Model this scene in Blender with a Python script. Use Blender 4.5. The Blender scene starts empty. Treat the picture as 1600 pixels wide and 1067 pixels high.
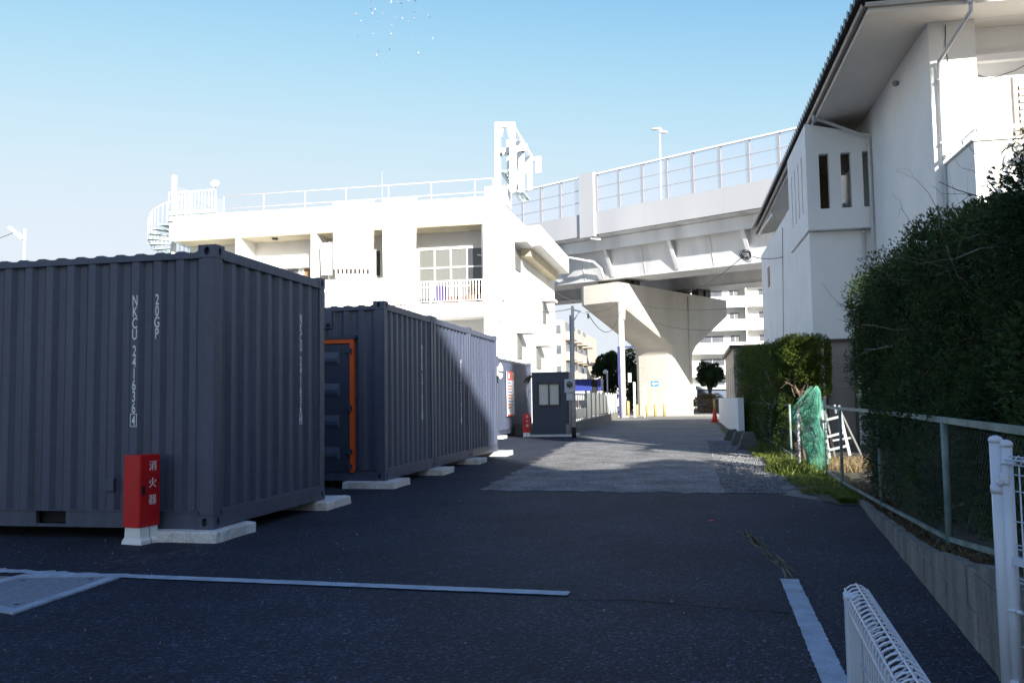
import bpy, math, random
import numpy as np
from mathutils import Vector, Matrix
random.seed(7); rng = np.random.default_rng(7)
scene = bpy.context.scene
col = scene.collection
R = math.radians
# ------------------------------------------------------------------ camera
IW, IH = 1600, 1067                       # photograph size, used only to turn photo measurements into metres
FOC, YAW, PITCH, ROLL, CAMZ = 1366.6, .20395, .06821, -.015345, 1.217
_fw = np.array([-math.sin(YAW)*math.cos(PITCH), math.cos(YAW)*math.cos(PITCH), math.sin(PITCH)])
_rt = np.array([math.cos(YAW), math.sin(YAW), 0]); _up = np.cross(_rt, _fw)
_r2 = _rt*math.cos(ROLL)+_up*math.sin(ROLL); _u2 = -_rt*math.sin(ROLL)+_up*math.cos(ROLL)
CAMP = np.array([0, 0, CAMZ])
def ray(x, y): return _fw+_r2*(x-IW/2)/FOC-_u2*(y-IH/2)/FOC
def aY(x, y, Y): d = ray(x, y); return Vector(CAMP+d*Y/d[1])
def aX(x, y, X): d = ray(x, y); return Vector(CAMP+d*X/d[0])
def gr(x, y, z=0): d = ray(x, y); return Vector(CAMP+d*(z-CAMZ)/d[2])
cam = bpy.data.cameras.new('camera'); cam.sensor_width = 36; cam.lens = 36*FOC/IW
cam.clip_start = .05; cam.clip_end = 3000
camo = bpy.data.objects.new('camera', cam); col.objects.link(camo)
M = Matrix.Identity(4)
for i in range(3): M[i][0], M[i][1], M[i][2], M[i][3] = _r2[i], _u2[i], -_fw[i], CAMP[i]
camo.matrix_world = M; scene.camera = camo
# ------------------------------------------------------------------ world and sun
SUN_EL, SUN_AZ = R(22), R(150)          # azimuth from +Y towards +X
wd = bpy.data.worlds.new('World'); scene.world = wd; wd.use_nodes = True
nt = wd.node_tree; sky = nt.nodes.new('ShaderNodeTexSky'); sky.sky_type = 'NISHITA'; sky.sun_disc = False
sky.sun_elevation = SUN_EL; sky.sun_rotation = SUN_AZ; sky.air_density = 1.0; sky.dust_density = .6; sky.ozone_density = .8
# deeper blue overhead, soft shoulder towards the bright horizon, the same all round
def vm(op, **k):
    n = nt.nodes.new('ShaderNodeVectorMath'); n.operation = op; return n
gm = nt.nodes.new('ShaderNodeGamma'); gm.inputs['Gamma'].default_value = 2.1; nt.links.new(sky.outputs[0], gm.inputs['Color'])
v0 = vm('MULTIPLY'); nt.links.new(gm.outputs[0], v0.inputs[0]); nt.links.new(gm.outputs[0], v0.inputs[1])
v1 = vm('MULTIPLY_ADD'); v1.inputs[1].default_value = (1/44, 1/58, 1/66); v1.inputs[2].default_value = (1,)*3; nt.links.new(v0.outputs[0], v1.inputs[0])
g2 = nt.nodes.new('ShaderNodeGamma'); g2.inputs['Gamma'].default_value = .5; nt.links.new(v1.outputs[0], g2.inputs['Color'])
v2 = vm('DIVIDE'); nt.links.new(gm.outputs[0], v2.inputs[0]); nt.links.new(g2.outputs[0], v2.inputs[1])
v3 = vm('MULTIPLY'); v3.inputs[1].default_value = (.78, .735, .755); nt.links.new(v2.outputs[0], v3.inputs[0])
nt.links.new(v3.outputs[0], nt.nodes['Background'].inputs[0]); nt.nodes['Background'].inputs[1].default_value = .056
sv = Vector((math.sin(SUN_AZ)*math.cos(SUN_EL), math.cos(SUN_AZ)*math.cos(SUN_EL), math.sin(SUN_EL)))
sl = bpy.data.lights.new('sun', 'SUN'); sl.energy = 4.4; sl.angle = R(.5); sl.color = (1, .95, .87)
so = bpy.data.objects.new('sun', sl); so.rotation_euler = sv.to_track_quat('Z', 'Y').to_euler(); so.location = (20, -30, 40); col.objects.link(so)
vs = scene.view_settings; vs.view_transform = 'Standard'; vs.look = 'None'; vs.gamma = 1; vs.exposure = 1.5; vs.use_curve_mapping = False

# ------------------------------------------------------------------ materials
def mat(name, c, rough=.7, var=.12, scale=3., bump=0., bscale=60., metal=0., spec=.5, c2=None, fine=0., fscale=120., detail=6, stretch=None):
    m = bpy.data.materials.new(name); m.use_nodes = True; n = m.node_tree.nodes; l = m.node_tree.links
    b = n['Principled BSDF']; b.inputs['Roughness'].default_value = rough; b.inputs['Metallic'].default_value = metal
    b.inputs['Specular IOR Level'].default_value = spec
    g = n.new('ShaderNodeNewGeometry'); vec = g.outputs['Position']
    if stretch:
        mp = n.new('ShaderNodeMapping'); mp.inputs['Scale'].default_value = stretch; l.new(vec, mp.inputs['Vector']); vec2 = mp.outputs[0]
    else: vec2 = vec
    nz = n.new('ShaderNodeTexNoise'); nz.inputs['Scale'].default_value = scale; nz.inputs['Detail'].default_value = detail; l.new(vec2, nz.inputs['Vector'])
    rp = n.new('ShaderNodeValToRGB'); rp.color_ramp.elements[0].position = .3; rp.color_ramp.elements[1].position = .7
    a = [max(0, v*(1-var)) for v in c]; d = c2 if c2 else [min(1, v*(1+var)) for v in c]
    rp.color_ramp.elements[0].color = (*a, 1); rp.color_ramp.elements[1].color = (*d, 1)
    l.new(nz.outputs['Fac'], rp.inputs['Fac']); out = rp.outputs['Color']
    if fine:
        n2 = n.new('ShaderNodeTexNoise'); n2.inputs['Scale'].default_value = fscale; n2.inputs['Detail'].default_value = 3; l.new(vec, n2.inputs['Vector'])
        mr = n.new('ShaderNodeMapRange'); mr.inputs['From Min'].default_value = .3; mr.inputs['From Max'].default_value = .7
        mr.inputs['To Min'].default_value = 1-fine; mr.inputs['To Max'].default_value = 1+fine; l.new(n2.outputs['Fac'], mr.inputs['Value'])
        mx = n.new('ShaderNodeVectorMath'); mx.operation = 'SCALE'; l.new(out, mx.inputs[0]); l.new(mr.outputs[0], mx.inputs['Scale']); out = mx.outputs[0]
    l.new(out, b.inputs['Base Color'])
    if bump:
        n3 = n.new('ShaderNodeTexNoise'); n3.inputs['Scale'].default_value = bscale; n3.inputs['Detail'].default_value = 5; l.new(vec, n3.inputs['Vector'])
        bp = n.new('ShaderNodeBump'); bp.inputs['Strength'].default_value = bump; bp.inputs['Distance'].default_value = .02; l.new(n3.outputs['Fac'], bp.inputs['Height']); l.new(bp.outputs[0], b.inputs['Normal'])
    return m
def glass(name, tint, alpha=.25, rough=.03):
    m = bpy.data.materials.new(name); m.use_nodes = True; n = m.node_tree.nodes; l = m.node_tree.links; n.clear()
    o = n.new('ShaderNodeOutputMaterial'); t = n.new('ShaderNodeBsdfTransparent'); t.inputs[0].default_value = (*tint, 1)
    p = n.new('ShaderNodeBsdfPrincipled'); p.inputs['Base Color'].default_value = (*[v*.8 for v in tint], 1); p.inputs['Roughness'].default_value = rough
    nz = n.new('ShaderNodeTexNoise'); nz.inputs['Scale'].default_value = 1.3
    mr = n.new('ShaderNodeMapRange'); mr.inputs['To Min'].default_value = alpha*.8; mr.inputs['To Max'].default_value = alpha*1.2; l.new(nz.outputs['Fac'], mr.inputs['Value'])
    mx = n.new('ShaderNodeMixShader'); l.new(mr.outputs[0], mx.inputs[0]); l.new(t.outputs[0], mx.inputs[1]); l.new(p.outputs[0], mx.inputs[2]); l.new(mx.outputs[0], o.inputs[0])
    return m
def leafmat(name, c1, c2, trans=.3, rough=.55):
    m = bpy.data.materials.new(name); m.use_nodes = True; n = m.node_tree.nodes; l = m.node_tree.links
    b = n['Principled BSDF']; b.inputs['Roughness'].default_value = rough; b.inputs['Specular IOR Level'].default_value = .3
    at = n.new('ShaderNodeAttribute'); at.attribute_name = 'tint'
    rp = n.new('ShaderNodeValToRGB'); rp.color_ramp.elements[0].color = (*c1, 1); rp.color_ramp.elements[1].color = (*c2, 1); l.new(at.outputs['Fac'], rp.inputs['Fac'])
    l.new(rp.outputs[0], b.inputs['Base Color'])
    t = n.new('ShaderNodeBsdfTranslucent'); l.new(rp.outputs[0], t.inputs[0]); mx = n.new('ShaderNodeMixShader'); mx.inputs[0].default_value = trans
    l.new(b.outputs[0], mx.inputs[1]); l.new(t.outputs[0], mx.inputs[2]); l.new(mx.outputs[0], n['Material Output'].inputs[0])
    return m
MT = {}
def aggregate(name, dark, mid, chip, cell, rough, big=.5, patch=.35):
    m = bpy.data.materials.new(name); m.use_nodes = True; n = m.node_tree.nodes; l = m.node_tree.links; b = n['Principled BSDF']
    b.inputs['Roughness'].default_value = rough; b.inputs['Specular IOR Level'].default_value = .35
    g = n.new('ShaderNodeNewGeometry'); v = n.new('ShaderNodeTexVoronoi'); v.inputs['Scale'].default_value = cell; l.new(g.outputs['Position'], v.inputs['Vector'])
    sp = n.new('ShaderNodeSeparateColor'); l.new(v.outputs['Color'], sp.inputs[0])
    rp = n.new('ShaderNodeValToRGB'); e = rp.color_ramp.elements; e[0].position = .0; e[0].color = (*dark, 1); e[1].position = 1; e[1].color = (*chip, 1)
    k = e.new(.55); k.color = (*mid, 1); k = e.new(.88); k.color = (*[x*1.5 for x in mid], 1); l.new(sp.outputs[0], rp.inputs['Fac'])
    nz = n.new('ShaderNodeTexNoise'); nz.inputs['Scale'].default_value = big; nz.inputs['Detail'].default_value = 8; nz.inputs['Roughness'].default_value = .65; l.new(g.outputs['Position'], nz.inputs['Vector'])
    mr = n.new('ShaderNodeMapRange'); mr.inputs['From Min'].default_value = .3; mr.inputs['From Max'].default_value = .7; mr.inputs['To Min'].default_value = 1-patch; mr.inputs['To Max'].default_value = 1+patch; l.new(nz.outputs['Fac'], mr.inputs['Value'])
    sc = n.new('ShaderNodeVectorMath'); sc.operation = 'SCALE'; l.new(rp.outputs[0], sc.inputs[0]); l.new(mr.outputs[0], sc.inputs['Scale']); l.new(sc.outputs[0], b.inputs['Base Color'])
    bp = n.new('ShaderNodeBump'); bp.inputs['Strength'].default_value = .8; bp.inputs['Distance'].default_value = .006; l.new(v.outputs['Distance'], bp.inputs['Height']); bp.invert = True; l.new(bp.outputs[0], b.inputs['Normal'])
    return m
MT['asphalt'] = aggregate('asphalt', (.005, .007, .013), (.0145, .0195, .036), (.09, .105, .14), 75, .78, .8, .5)
MT['old_asphalt'] = aggregate('old_asphalt', (.09, .09, .092), (.19, .188, .185), (.42, .41, .39), 55, .88, 1.5, .45)
MT['lane'] = aggregate('lane', (.11, .108, .105), (.19, .187, .182), (.36, .355, .345), 50, .88, .4, .3)
MT['gravel'] = mat('gravel', (.19, .195, .205), .9, .3, 6, 1., 45, fine=.6, fscale=38, c2=(.30, .30, .30))
MT['dirt'] = mat('dirt', (.09, .075, .05), .95, .35, 3, 1., 30, fine=.5, fscale=40, c2=(.15, .125, .085))
MT['earth'] = mat('earth', (.2, .195, .18), .95, .2, .05, .3, 5)
MT['lot'] = mat('lot', (.06, .05, .04), .95, .4, 2.5, 1., 25, fine=.5, fscale=30, c2=(.11, .09, .065))
MT['line'] = mat('line', (.36, .42, .50), .7, .14, 7, .3, 80, fine=.12, fscale=60, c2=(.48, .55, .63))
MT['sandline'] = mat('sandline', (.33, .30, .25), .9, .3, 8, .6, 60, fine=.3)
MT['cont'] = mat('container_paint', (.070, .086, .134), .42, .14, 1.6, .08, 30, spec=.5, fine=.07, fscale=18, stretch=(5, 5, .5))
MT['cont2'] = mat('container_paint_worn', (.085, .092, .106), .45, .08, 1.5, .06, 40, spec=.5, fine=.05, fscale=25)
MT['contdk'] = mat('container_door_paint', (.046, .057, .090), .45, .1, 1.5, .05, 40)
MT['black'] = mat('black', (.012, .012, .013), .8, .2)
MT['orange'] = mat('orange', (.78, .12, .015), .5, .08, 6)
MT['white_mark'] = mat('white_mark', (.86, .86, .86), .5, .04, 6)
MT['red'] = mat('red', (.58, .010, .012), .42, .1, 5)
MT['concrete'] = mat('concrete', (.52, .51, .49), .9, .12, 4, .5, 50, fine=.12, fscale=60, c2=(.64, .63, .61))
MT['slab'] = mat('slab', (.66, .66, .65), .9, .14, 6, .6, 40, fine=.14, fscale=50, c2=(.78, .78, .77))
MT['block'] = mat('block', (.20, .185, .165), .95, .3, 2, .7, 60, fine=.22, fscale=70, c2=(.29, .27, .24), stretch=(3, 3, .7))
MT['pier'] = mat('pier_concrete', (.50, .475, .42), .9, .1, .5, .2, 8, fine=.05, fscale=6, c2=(.58, .555, .50), stretch=(1, 1, .25))
def formwork(m, step, dark):
    n = m.node_tree.nodes; l = m.node_tree.links; b = n['Principled BSDF']; src = b.inputs['Base Color'].links[0].from_socket
    g = n.new('ShaderNodeNewGeometry'); sx = n.new('ShaderNodeSeparateXYZ'); l.new(g.outputs['Position'], sx.inputs[0]); a = n.new('ShaderNodeMath'); a.operation = 'PINGPONG'; a.inputs[1].default_value = step/2; l.new(sx.outputs['Z'], a.inputs[0])
    c = n.new('ShaderNodeMapRange'); c.inputs['From Max'].default_value = .035; c.inputs['To Min'].default_value = dark; c.inputs['To Max'].default_value = 1; l.new(a.outputs[0], c.inputs['Value'])
    v = n.new('ShaderNodeVectorMath'); v.operation = 'SCALE'; l.new(src, v.inputs[0]); l.new(c.outputs[0], v.inputs['Scale']); l.new(v.outputs[0], b.inputs['Base Color']); return m
formwork(MT['pier'], 1.8, .9)
MT['steel'] = mat('girder_paint', (.52, .525, .54), .5, .1, .7, c2=(.67, .68, .70), stretch=(1.2, 1.2, .15))
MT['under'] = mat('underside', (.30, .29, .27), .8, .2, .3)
MT['white'] = mat('white_wall', (.80, .79, .76), .8, .05, .8, .1, 20, c2=(.84, .835, .81), stretch=(1, 1, .3))
MT['white2'] = mat('white_cladding', (.80, .80, .79), .55, .05, .8, c2=(.85, .85, .84))
MT['fascia'] = mat('fascia_paint', (.34, .35, .375), .5, .05, .3, c2=(.385, .39, .41), stretch=(1, 1, .3))
MT['cream'] = mat('cream', (.62, .55, .40), .85, .08, 1)
MT['wmetal'] = mat('white_metal', (.74, .75, .76), .45, .05, 4)
MT['pinkmetal'] = mat('pink_metal', (.75, .62, .60), .5, .05, 4)
MT['greenstep'] = mat('green_step', (.42, .52, .50), .5, .1, 4)
MT['fence_white'] = mat('fence_white', (.64, .68, .76), .38, .05, 9)
MT['fence_green'] = mat('fence_green', (.12, .21, .185), .6, .3, 5, c2=(.27, .35, .32))
MT['wire'] = mat('wire', (.10, .15, .13), .6, .2, 8)
MT['render'] = mat('house_render', (.83, .82, .80), .9, .04, 1.2, .12, 70, c2=(.87, .86, .84), fine=.03, fscale=90)
MT['soffit'] = mat('soffit', (.66, .62, .57), .85, .05, 1)
MT['tile'] = mat('roof_tile', (.045, .045, .055), .35, .25, 5, c2=(.09, .085, .095))
MT['gutter'] = mat('gutter', (.16, .14, .15), .4, .1, 4)
MT['pipe'] = mat('pipe', (.60, .60, .60), .4, .05, 4)
MT['bronze'] = mat('bronze', (.055, .040, .035), .4, .1, 6)
MT['wood'] = mat('wood', (.23, .14, .08), .6, .2, 4, stretch=(1, 1, 8))
MT['door'] = mat('door', (.30, .26, .22), .6, .08, 3)
MT['alu'] = mat('aluminium', (.72, .73, .74), .32, .05, 9, metal=.75)
MT['bark'] = mat('bark', (.14, .105, .08), .9, .3, 8, .8, 40, c2=(.25, .19, .145), stretch=(4, 4, 1))
MT['net'] = mat('net', (.05, .27, .18), .65, .25, 6, c2=(.13, .42, .31))
MT['hedge'] = leafmat('hedge_leaf', (.014, .034, .012), (.105, .160, .045), .22)
MT['hedge2'] = leafmat('hedge_leaf_bright', (.012, .030, .008), (.120, .165, .016), .2)
MT['treeleaf'] = leafmat('tree_leaf', (.015, .035, .012), (.055, .10, .03), .25)
MT['broad'] = leafmat('broad_leaf', (.06, .075, .035), (.22, .19, .11), .25, .4)
MT['grass'] = leafmat('grass_blade', (.055, .085, .018), (.22, .27, .05), .3)
MT['drygrass'] = leafmat('dry_grass', (.20, .14, .07), (.42, .33, .18), .3)
MT['beige'] = mat('beige_wall', (.55, .46, .37), .85, .06, 1)
MT['pinkwall'] = mat('pink_wall', (.62, .55, .53), .85, .05, 1)
MT['window'] = mat('window_glass', (.05, .055, .06), .08, .2, .7, spec=.8)
MT['frost'] = mat('frosted_pane', (.62, .62, .58), .35, .1, 6, stretch=(6, 6, .6))
MT['curtain'] = mat('curtained_pane', (.17, .172, .165), .3, .06, 2, stretch=(6, 1, .4))
MT['blue'] = mat('blue', (.010, .025, .20), .5, .12, 3)
MT['bluedk'] = mat('blue_post', (.016, .020, .11), .5, .12, 3)
MT['signblue'] = mat('sign_blue', (.02, .16, .48), .4, .05, 3)
MT['yellow'] = mat('yellow', (.40, .31, .12), .6, .12, 4)
MT['cone'] = mat('cone', (.55, .03, .02), .5, .1, 4)
MT['grey'] = mat('grey', (.33, .33, .34), .6, .1, 3)
MT['lgrey'] = mat('light_grey', (.5, .52, .54), .6, .1, 3)
MT['cable'] = mat('cable', (.03, .03, .035), .6, .1)
MT['poleconc'] = mat('pole_concrete', (.47, .46, .44), .85, .08, 3)
MT['panel'] = mat('green_panel', (.34, .44, .42), .3, .1, 1)
MT['brown'] = mat('brown', (.22, .13, .07), .7, .2, 3)
MT['bird'] = mat('bird', (.10, .10, .12), .8, .3, 3, c2=(.7, .7, .7))
MT['pane'] = glass('barrier_pane', (.95, .95, .98), .06)
MT['farwin'] = mat('far_window', (.12, .13, .15), .15, .3, .8, spec=.7)
MT['violet'] = mat('violet', (.11, .06, .33), .7, .1)
MT['terracotta'] = mat('terracotta', (.28, .14, .10), .8, .2)
MT['pinkdot'] = mat('pink_spray', (.8, .05, .25), .8, .1)

# ------------------------------------------------------------------ helpers
class MB:
    def __init__(s): s.v = []; s.f = []
    def add(s, vs, fs):
        o = len(s.v); s.v += [tuple(v) for v in vs]; s.f += [tuple(i+o for i in f) for f in fs]; return s
    def box(s, a, b):
        x0, y0, z0 = a; x1, y1, z1 = b
        return s.add([(x0,y0,z0),(x1,y0,z0),(x1,y1,z0),(x0,y1,z0),(x0,y0,z1),(x1,y0,z1),(x1,y1,z1),(x0,y1,z1)],
                     [(0,3,2,1),(4,5,6,7),(0,1,5,4),(1,2,6,5),(2,3,7,6),(3,0,4,7)])
    def bar(s, p, q, w, h, up=(0,0,1)):
        p = Vector(p); q = Vector(q); d = (q-p).normalized(); u = Vector(up)
        if abs(d.dot(u)) > .98: u = Vector((0,1,0))
        r = d.cross(u).normalized(); u = r.cross(d).normalized(); r = r*w/2; u = u*h/2
        return s.add([p-r-u,p+r-u,p+r+u,p-r+u,q-r-u,q+r-u,q+r+u,q-r+u], [(0,1,2,3),(7,6,5,4),(0,4,5,1),(1,5,6,2),(2,6,7,3),(3,7,4,0)])
    def tube(s, pts, r, n=8, cap=True):
        pts = [Vector(p) for p in pts]; rr = r if isinstance(r, (list, tuple)) else [r]*len(pts)
        o = len(s.v); u = None
        for i, p in enumerate(pts):
            d = (pts[min(i+1, len(pts)-1)]-pts[max(i-1, 0)]).normalized()
            if u is None: u = d.orthogonal().normalized()
            else:
                u = u-d*u.dot(d)
                u = u.normalized() if u.length > 1e-6 else d.orthogonal().normalized()
            w = d.cross(u)
            for k in range(n):
                a = 2*math.pi*k/n; s.v.append(tuple(p+(u*math.cos(a)+w*math.sin(a))*rr[i]))
        for i in range(len(pts)-1):
            for k in range(n): s.f.append((o+i*n+k, o+i*n+(k+1)%n, o+(i+1)*n+(k+1)%n, o+(i+1)*n+k))
        if cap: s.f.append(tuple(o+k for k in range(n))[::-1]); s.f.append(tuple(o+(len(pts)-1)*n+k for k in range(n)))
        return s
    def prism(s, poly, vec):
        n = len(poly); v = Vector(vec); a = [Vector(p) for p in poly]
        return s.add(a+[p+v for p in a], [tuple(range(n))[::-1], tuple(range(n, 2*n))]+[(i, (i+1)%n, n+(i+1)%n, n+i) for i in range(n)])
    def quad(s, a, b, c, d): return s.add([a,b,c,d], [(0,1,2,3)])
    def lathe(s, prof, c, n=16):
        o = len(s.v)
        for r, z in prof:
            for k in range(n): a = 2*math.pi*k/n; s.v.append((c[0]+r*math.cos(a), c[1]+r*math.sin(a), c[2]+z))
        for i in range(len(prof)-1):
            for k in range(n): s.f.append((o+i*n+k, o+i*n+(k+1)%n, o+(i+1)*n+(k+1)%n, o+(i+1)*n+k))
        s.f.append(tuple(o+k for k in range(n))[::-1]); s.f.append(tuple(o+(len(prof)-1)*n+k for k in range(n))); return s
    def xf(s, m): s.v = [tuple(m@Vector(v)) for v in s.v]; return s
    def mesh(s, name, m, smooth=False):
        me = bpy.data.meshes.new(name); me.from_pydata(s.v, [], s.f); me.materials.append(MT[m] if isinstance(m, str) else m)
        if smooth: me.polygons.foreach_set('use_smooth', [True]*len(me.polygons))
        me.update(); return me
    def build(s, name, m, parent=None, smooth=False, bev=0):
        o = bpy.data.objects.new(name, s.mesh(name, m, smooth)); col.objects.link(o)
        if parent is not None: par(o, parent)
        if bev:
            b = o.modifiers.new('bevel', 'BEVEL'); b.width = bev; b.segments = 2; b.limit_method = 'ANGLE'; b.angle_limit = R(40)
        return o
def local(o):
    return Matrix.Translation(o.location)@o.rotation_euler.to_matrix().to_4x4()
def world(o):
    m = local(o)
    return m if o.parent is None else world(o.parent)@o.matrix_parent_inverse@m
def par(o, p):                       # keep the child where its coordinates put it
    o.parent = p; o.matrix_parent_inverse = world(p).inverted()
def put(name, me, parent=None, loc=(0,0,0), rz=0):
    o = bpy.data.objects.new(name, me); o.location = loc; o.rotation_euler = (0,0,rz); col.objects.link(o)
    if parent is not None: par(o, parent)
    return o
def tag(o, label, cat, group=None, kind=None):
    o['label'] = label; o['category'] = cat
    if group: o['group'] = group
    if kind: o['kind'] = kind
    return o
def struct(o): o['kind'] = 'structure'; return o
def thing(name, loc, label, cat, group=None):
    o = bpy.data.objects.new(name, None); o.location = loc; o.empty_display_size = .2; col.objects.link(o)
    return tag(o, label, cat, group)
def kids(o): return [c for c in bpy.data.objects if c.parent == o]
def copy_tree(o, parent=None):
    c = o.copy(); col.objects.link(c)
    if parent is not None: c.parent = parent; c.matrix_parent_inverse = o.matrix_parent_inverse.copy()
    for ch in [x for x in col.objects if x.parent == o]: copy_tree(ch, c)
    return c
def lettering(text, size, m, name, parent, mtx, sx=1.0):
    cu = bpy.data.curves.new('lettering', 'FONT'); cu.body = text; cu.size = size; cu.align_x = 'CENTER'; cu.extrude = .002; cu.offset = size*.009 if text.isascii() else 0
    t = bpy.data.objects.new('tmp', cu); col.objects.link(t); bpy.context.view_layer.update()
    me = bpy.data.meshes.new_from_object(t.evaluated_get(bpy.context.evaluated_depsgraph_get()))
    bpy.data.objects.remove(t); bpy.data.curves.remove(cu)
    me.transform(Matrix.Diagonal((sx,1,1,1))); me.transform(mtx); me.materials.clear(); me.materials.append(MT[m])
    o = bpy.data.objects.new(name, me); col.objects.link(o); par(o, parent); return o
def basis(o, x, y, z):
    m = Matrix.Identity(4)
    for i in range(3): m[i][0], m[i][1], m[i][2], m[i][3] = x[i], y[i], z[i], o[i]
    return m
def fast_mesh(name, V, F, m, tint=None, smooth=False):
    """V (n,3), F (k,3|4) numpy"""
    me = bpy.data.meshes.new(name); k, w = F.shape
    me.vertices.add(len(V)); me.vertices.foreach_set('co', V.astype(np.float32).ravel())
    me.loops.add(k*w); me.loops.foreach_set('vertex_index', F.astype(np.int32).ravel())
    me.polygons.add(k); me.polygons.foreach_set('loop_start', np.arange(0, k*w, w, dtype=np.int32))
    me.update(calc_edges=True); me.validate()
    if tint is not None:
        a = me.attributes.new('tint', 'FLOAT', 'POINT'); a.data.foreach_set('value', tint.astype(np.float32))
    me.materials.append(MT[m]); return me
def unit(n):
    v = rng.normal(size=(n,3)); return v/np.linalg.norm(v, axis=1, keepdims=True)
def sprays(P, Nrm, tint, length, width, per=4, spread=.7, up=0.):
    """needle sprays: `per` narrow leaf triangles at each point, fanned about the outward direction"""
    n = len(P); P = np.repeat(P, per, 0); Nn = np.repeat(Nrm, per, 0); t = np.repeat(tint, per)+rng.normal(0, .08, n*per)
    d = Nn+unit(n*per)*spread+np.array([0,0,up]); d /= np.linalg.norm(d, axis=1, keepdims=True)
    s = np.cross(d, unit(n*per)); s /= np.linalg.norm(s, axis=1, keepdims=True)+1e-9
    L = length*rng.uniform(.6, 1.3, (n*per,1)); w = width*rng.uniform(.6, 1.3, (n*per,1))
    b = P-d*L*.3
    V = np.stack([b+s*w*.3, b+d*L*.55-s*w*.5, b+d*L, b+d*L*.55+s*w*.5], 1).reshape(-1,3)
    F = np.arange(len(V)).reshape(-1,4); return V, F, np.repeat(np.clip(t, 0, 1), 4)
def blob_points(blobs, n, deep=.35):
    """points through the outer part of a union of ellipsoids, with outward normals"""
    B = np.array(blobs, float); area = (B[:,3]*B[:,4]+B[:,4]*B[:,5]+B[:,3]*B[:,5]); k = rng.choice(len(B), n, p=area/area.sum())
    u = unit(n); r = 1-deep*rng.random(n)**1.6+rng.normal(0, .04, n)
    P = B[k,:3]+u*B[k,3:6]*r[:,None]; N = u/B[k,3:6]; N /= np.linalg.norm(N, axis=1, keepdims=True)
    keep = np.ones(n, bool)
    for i, b in enumerate(B):
        q = ((P-b[:3])/b[3:6]); keep &= ~(((q**2).sum(1) < .38) & (k != i))
    return P[keep], N[keep], k[keep]
def foliage(name, blobs, n, length, width, m, parent, per=4, deep=.35, spread=.7, tintf=None, cut=None, up=0.):
    P, N, k = blob_points(blobs, n, deep)
    if cut is not None: q = cut(P); P, N, k = P[q], N[q], k[q]
    bt = rng.uniform(.15, .75, len(blobs)); t = bt[k]+rng.normal(0, .12, len(P))
    if tintf is not None: t = tintf(P, t)
    V, F, T = sprays(P, N, np.clip(t, 0, 1), length, width, per, spread, up)
    o = bpy.data.objects.new(name, fast_mesh(name, V, F, m, T)); col.objects.link(o)
    if parent is not None: par(o, parent)
    return o
def branchy(mb, p, d, length, r, depth, bend=.35, n=6):
    pts = [Vector(p)]; d = Vector(d).normalized(); rs = [r]
    for i in range(4):
        d = (d+Vector(rng.normal(0, bend/2, 3))).normalized(); pts.append(pts[-1]+d*length/4); rs.append(r*(1-.14*(i+1)))
    mb.tube(pts, rs, n)
    if depth > 0:
        for i in range(rng.integers(2, 4)):
            j = rng.integers(1, 5); dd = (d+Vector(unit(1)[0])*.9+Vector((0,0,.15))).normalized()
            branchy(mb, pts[j], dd, length*rng.uniform(.5, .8), rs[j]*.65, depth-1, bend, max(4, n-1))

# ------------------------------------------------------------------ ground, yard, lane, markings
def sheet(name, pts, z, m):
    b = MB(); n = len(pts); b.add([(p[0], p[1], z) for p in pts], [tuple(range(n))]); return struct(b.build(name, m))
def ragged(p, q, step, amp):                # uneven edge between two ground points
    p = Vector((p[0], p[1])); q = Vector((q[0], q[1])); n = max(2, int((q-p).length/step)); t = (q-p).normalized(); nn = Vector((-t.y, t.x))
    return [p+(q-p)*i/n+nn*(rng.normal(0, amp) if 0 < i < n else 0) for i in range(n)]
def ragged_poly(pts, step, amp):
    o = []
    for i in range(len(pts)): o += ragged(pts[i], pts[(i+1)%len(pts)], step, amp)
    return o
sheet('ground', [(-700,-300),(700,-300),(700,1500),(-700,1500)], 0, 'earth')
yard = sheet('asphalt_yard', [(-60,-24),(1.95,-24),(1.95,10.6),(1.62,10.5),(.9,11.75),(-1.0,11.8),(-2.95,11.95),(-3.0,28.9),(-4.0,29.6),(-9,40),(-60,40)], .004, 'asphalt')
A = ragged_poly([gr(752,766), (.36,11.62), (.5,23.9), gr(900,688)], .10, .07)
sheet('old_asphalt', A, .009, 'old_asphalt')
sheet('lane', [(-5.2,60.3),(-4.1,29.2),(-3.1,27.2),(-3.0,24),(1.0,24),(1.1,60.5)], .0065, 'lane')
sheet('gravel_strip', ragged_poly([(.30,11.7),(.95,11.55),(1.55,13),(1.35,19),(1.1,28),(.5,28),(.45,20)], .2, .05), .0075, 'gravel')
sheet('verge', ragged_poly([(1.55,10.4),(1.95,10.5),(2.2,14),(2.2,44),(1.0,44),(1.0,24),(1.25,18.5),(1.2,15),(1.28,12.5)], .2, .06), .012, 'dirt')
sheet('far_pavement', [(-30,60.5),(30,60.5),(30,80),(-30,80)], .005, mat('far_paving', (.38,.36,.33), .9, .1, .5))
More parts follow.
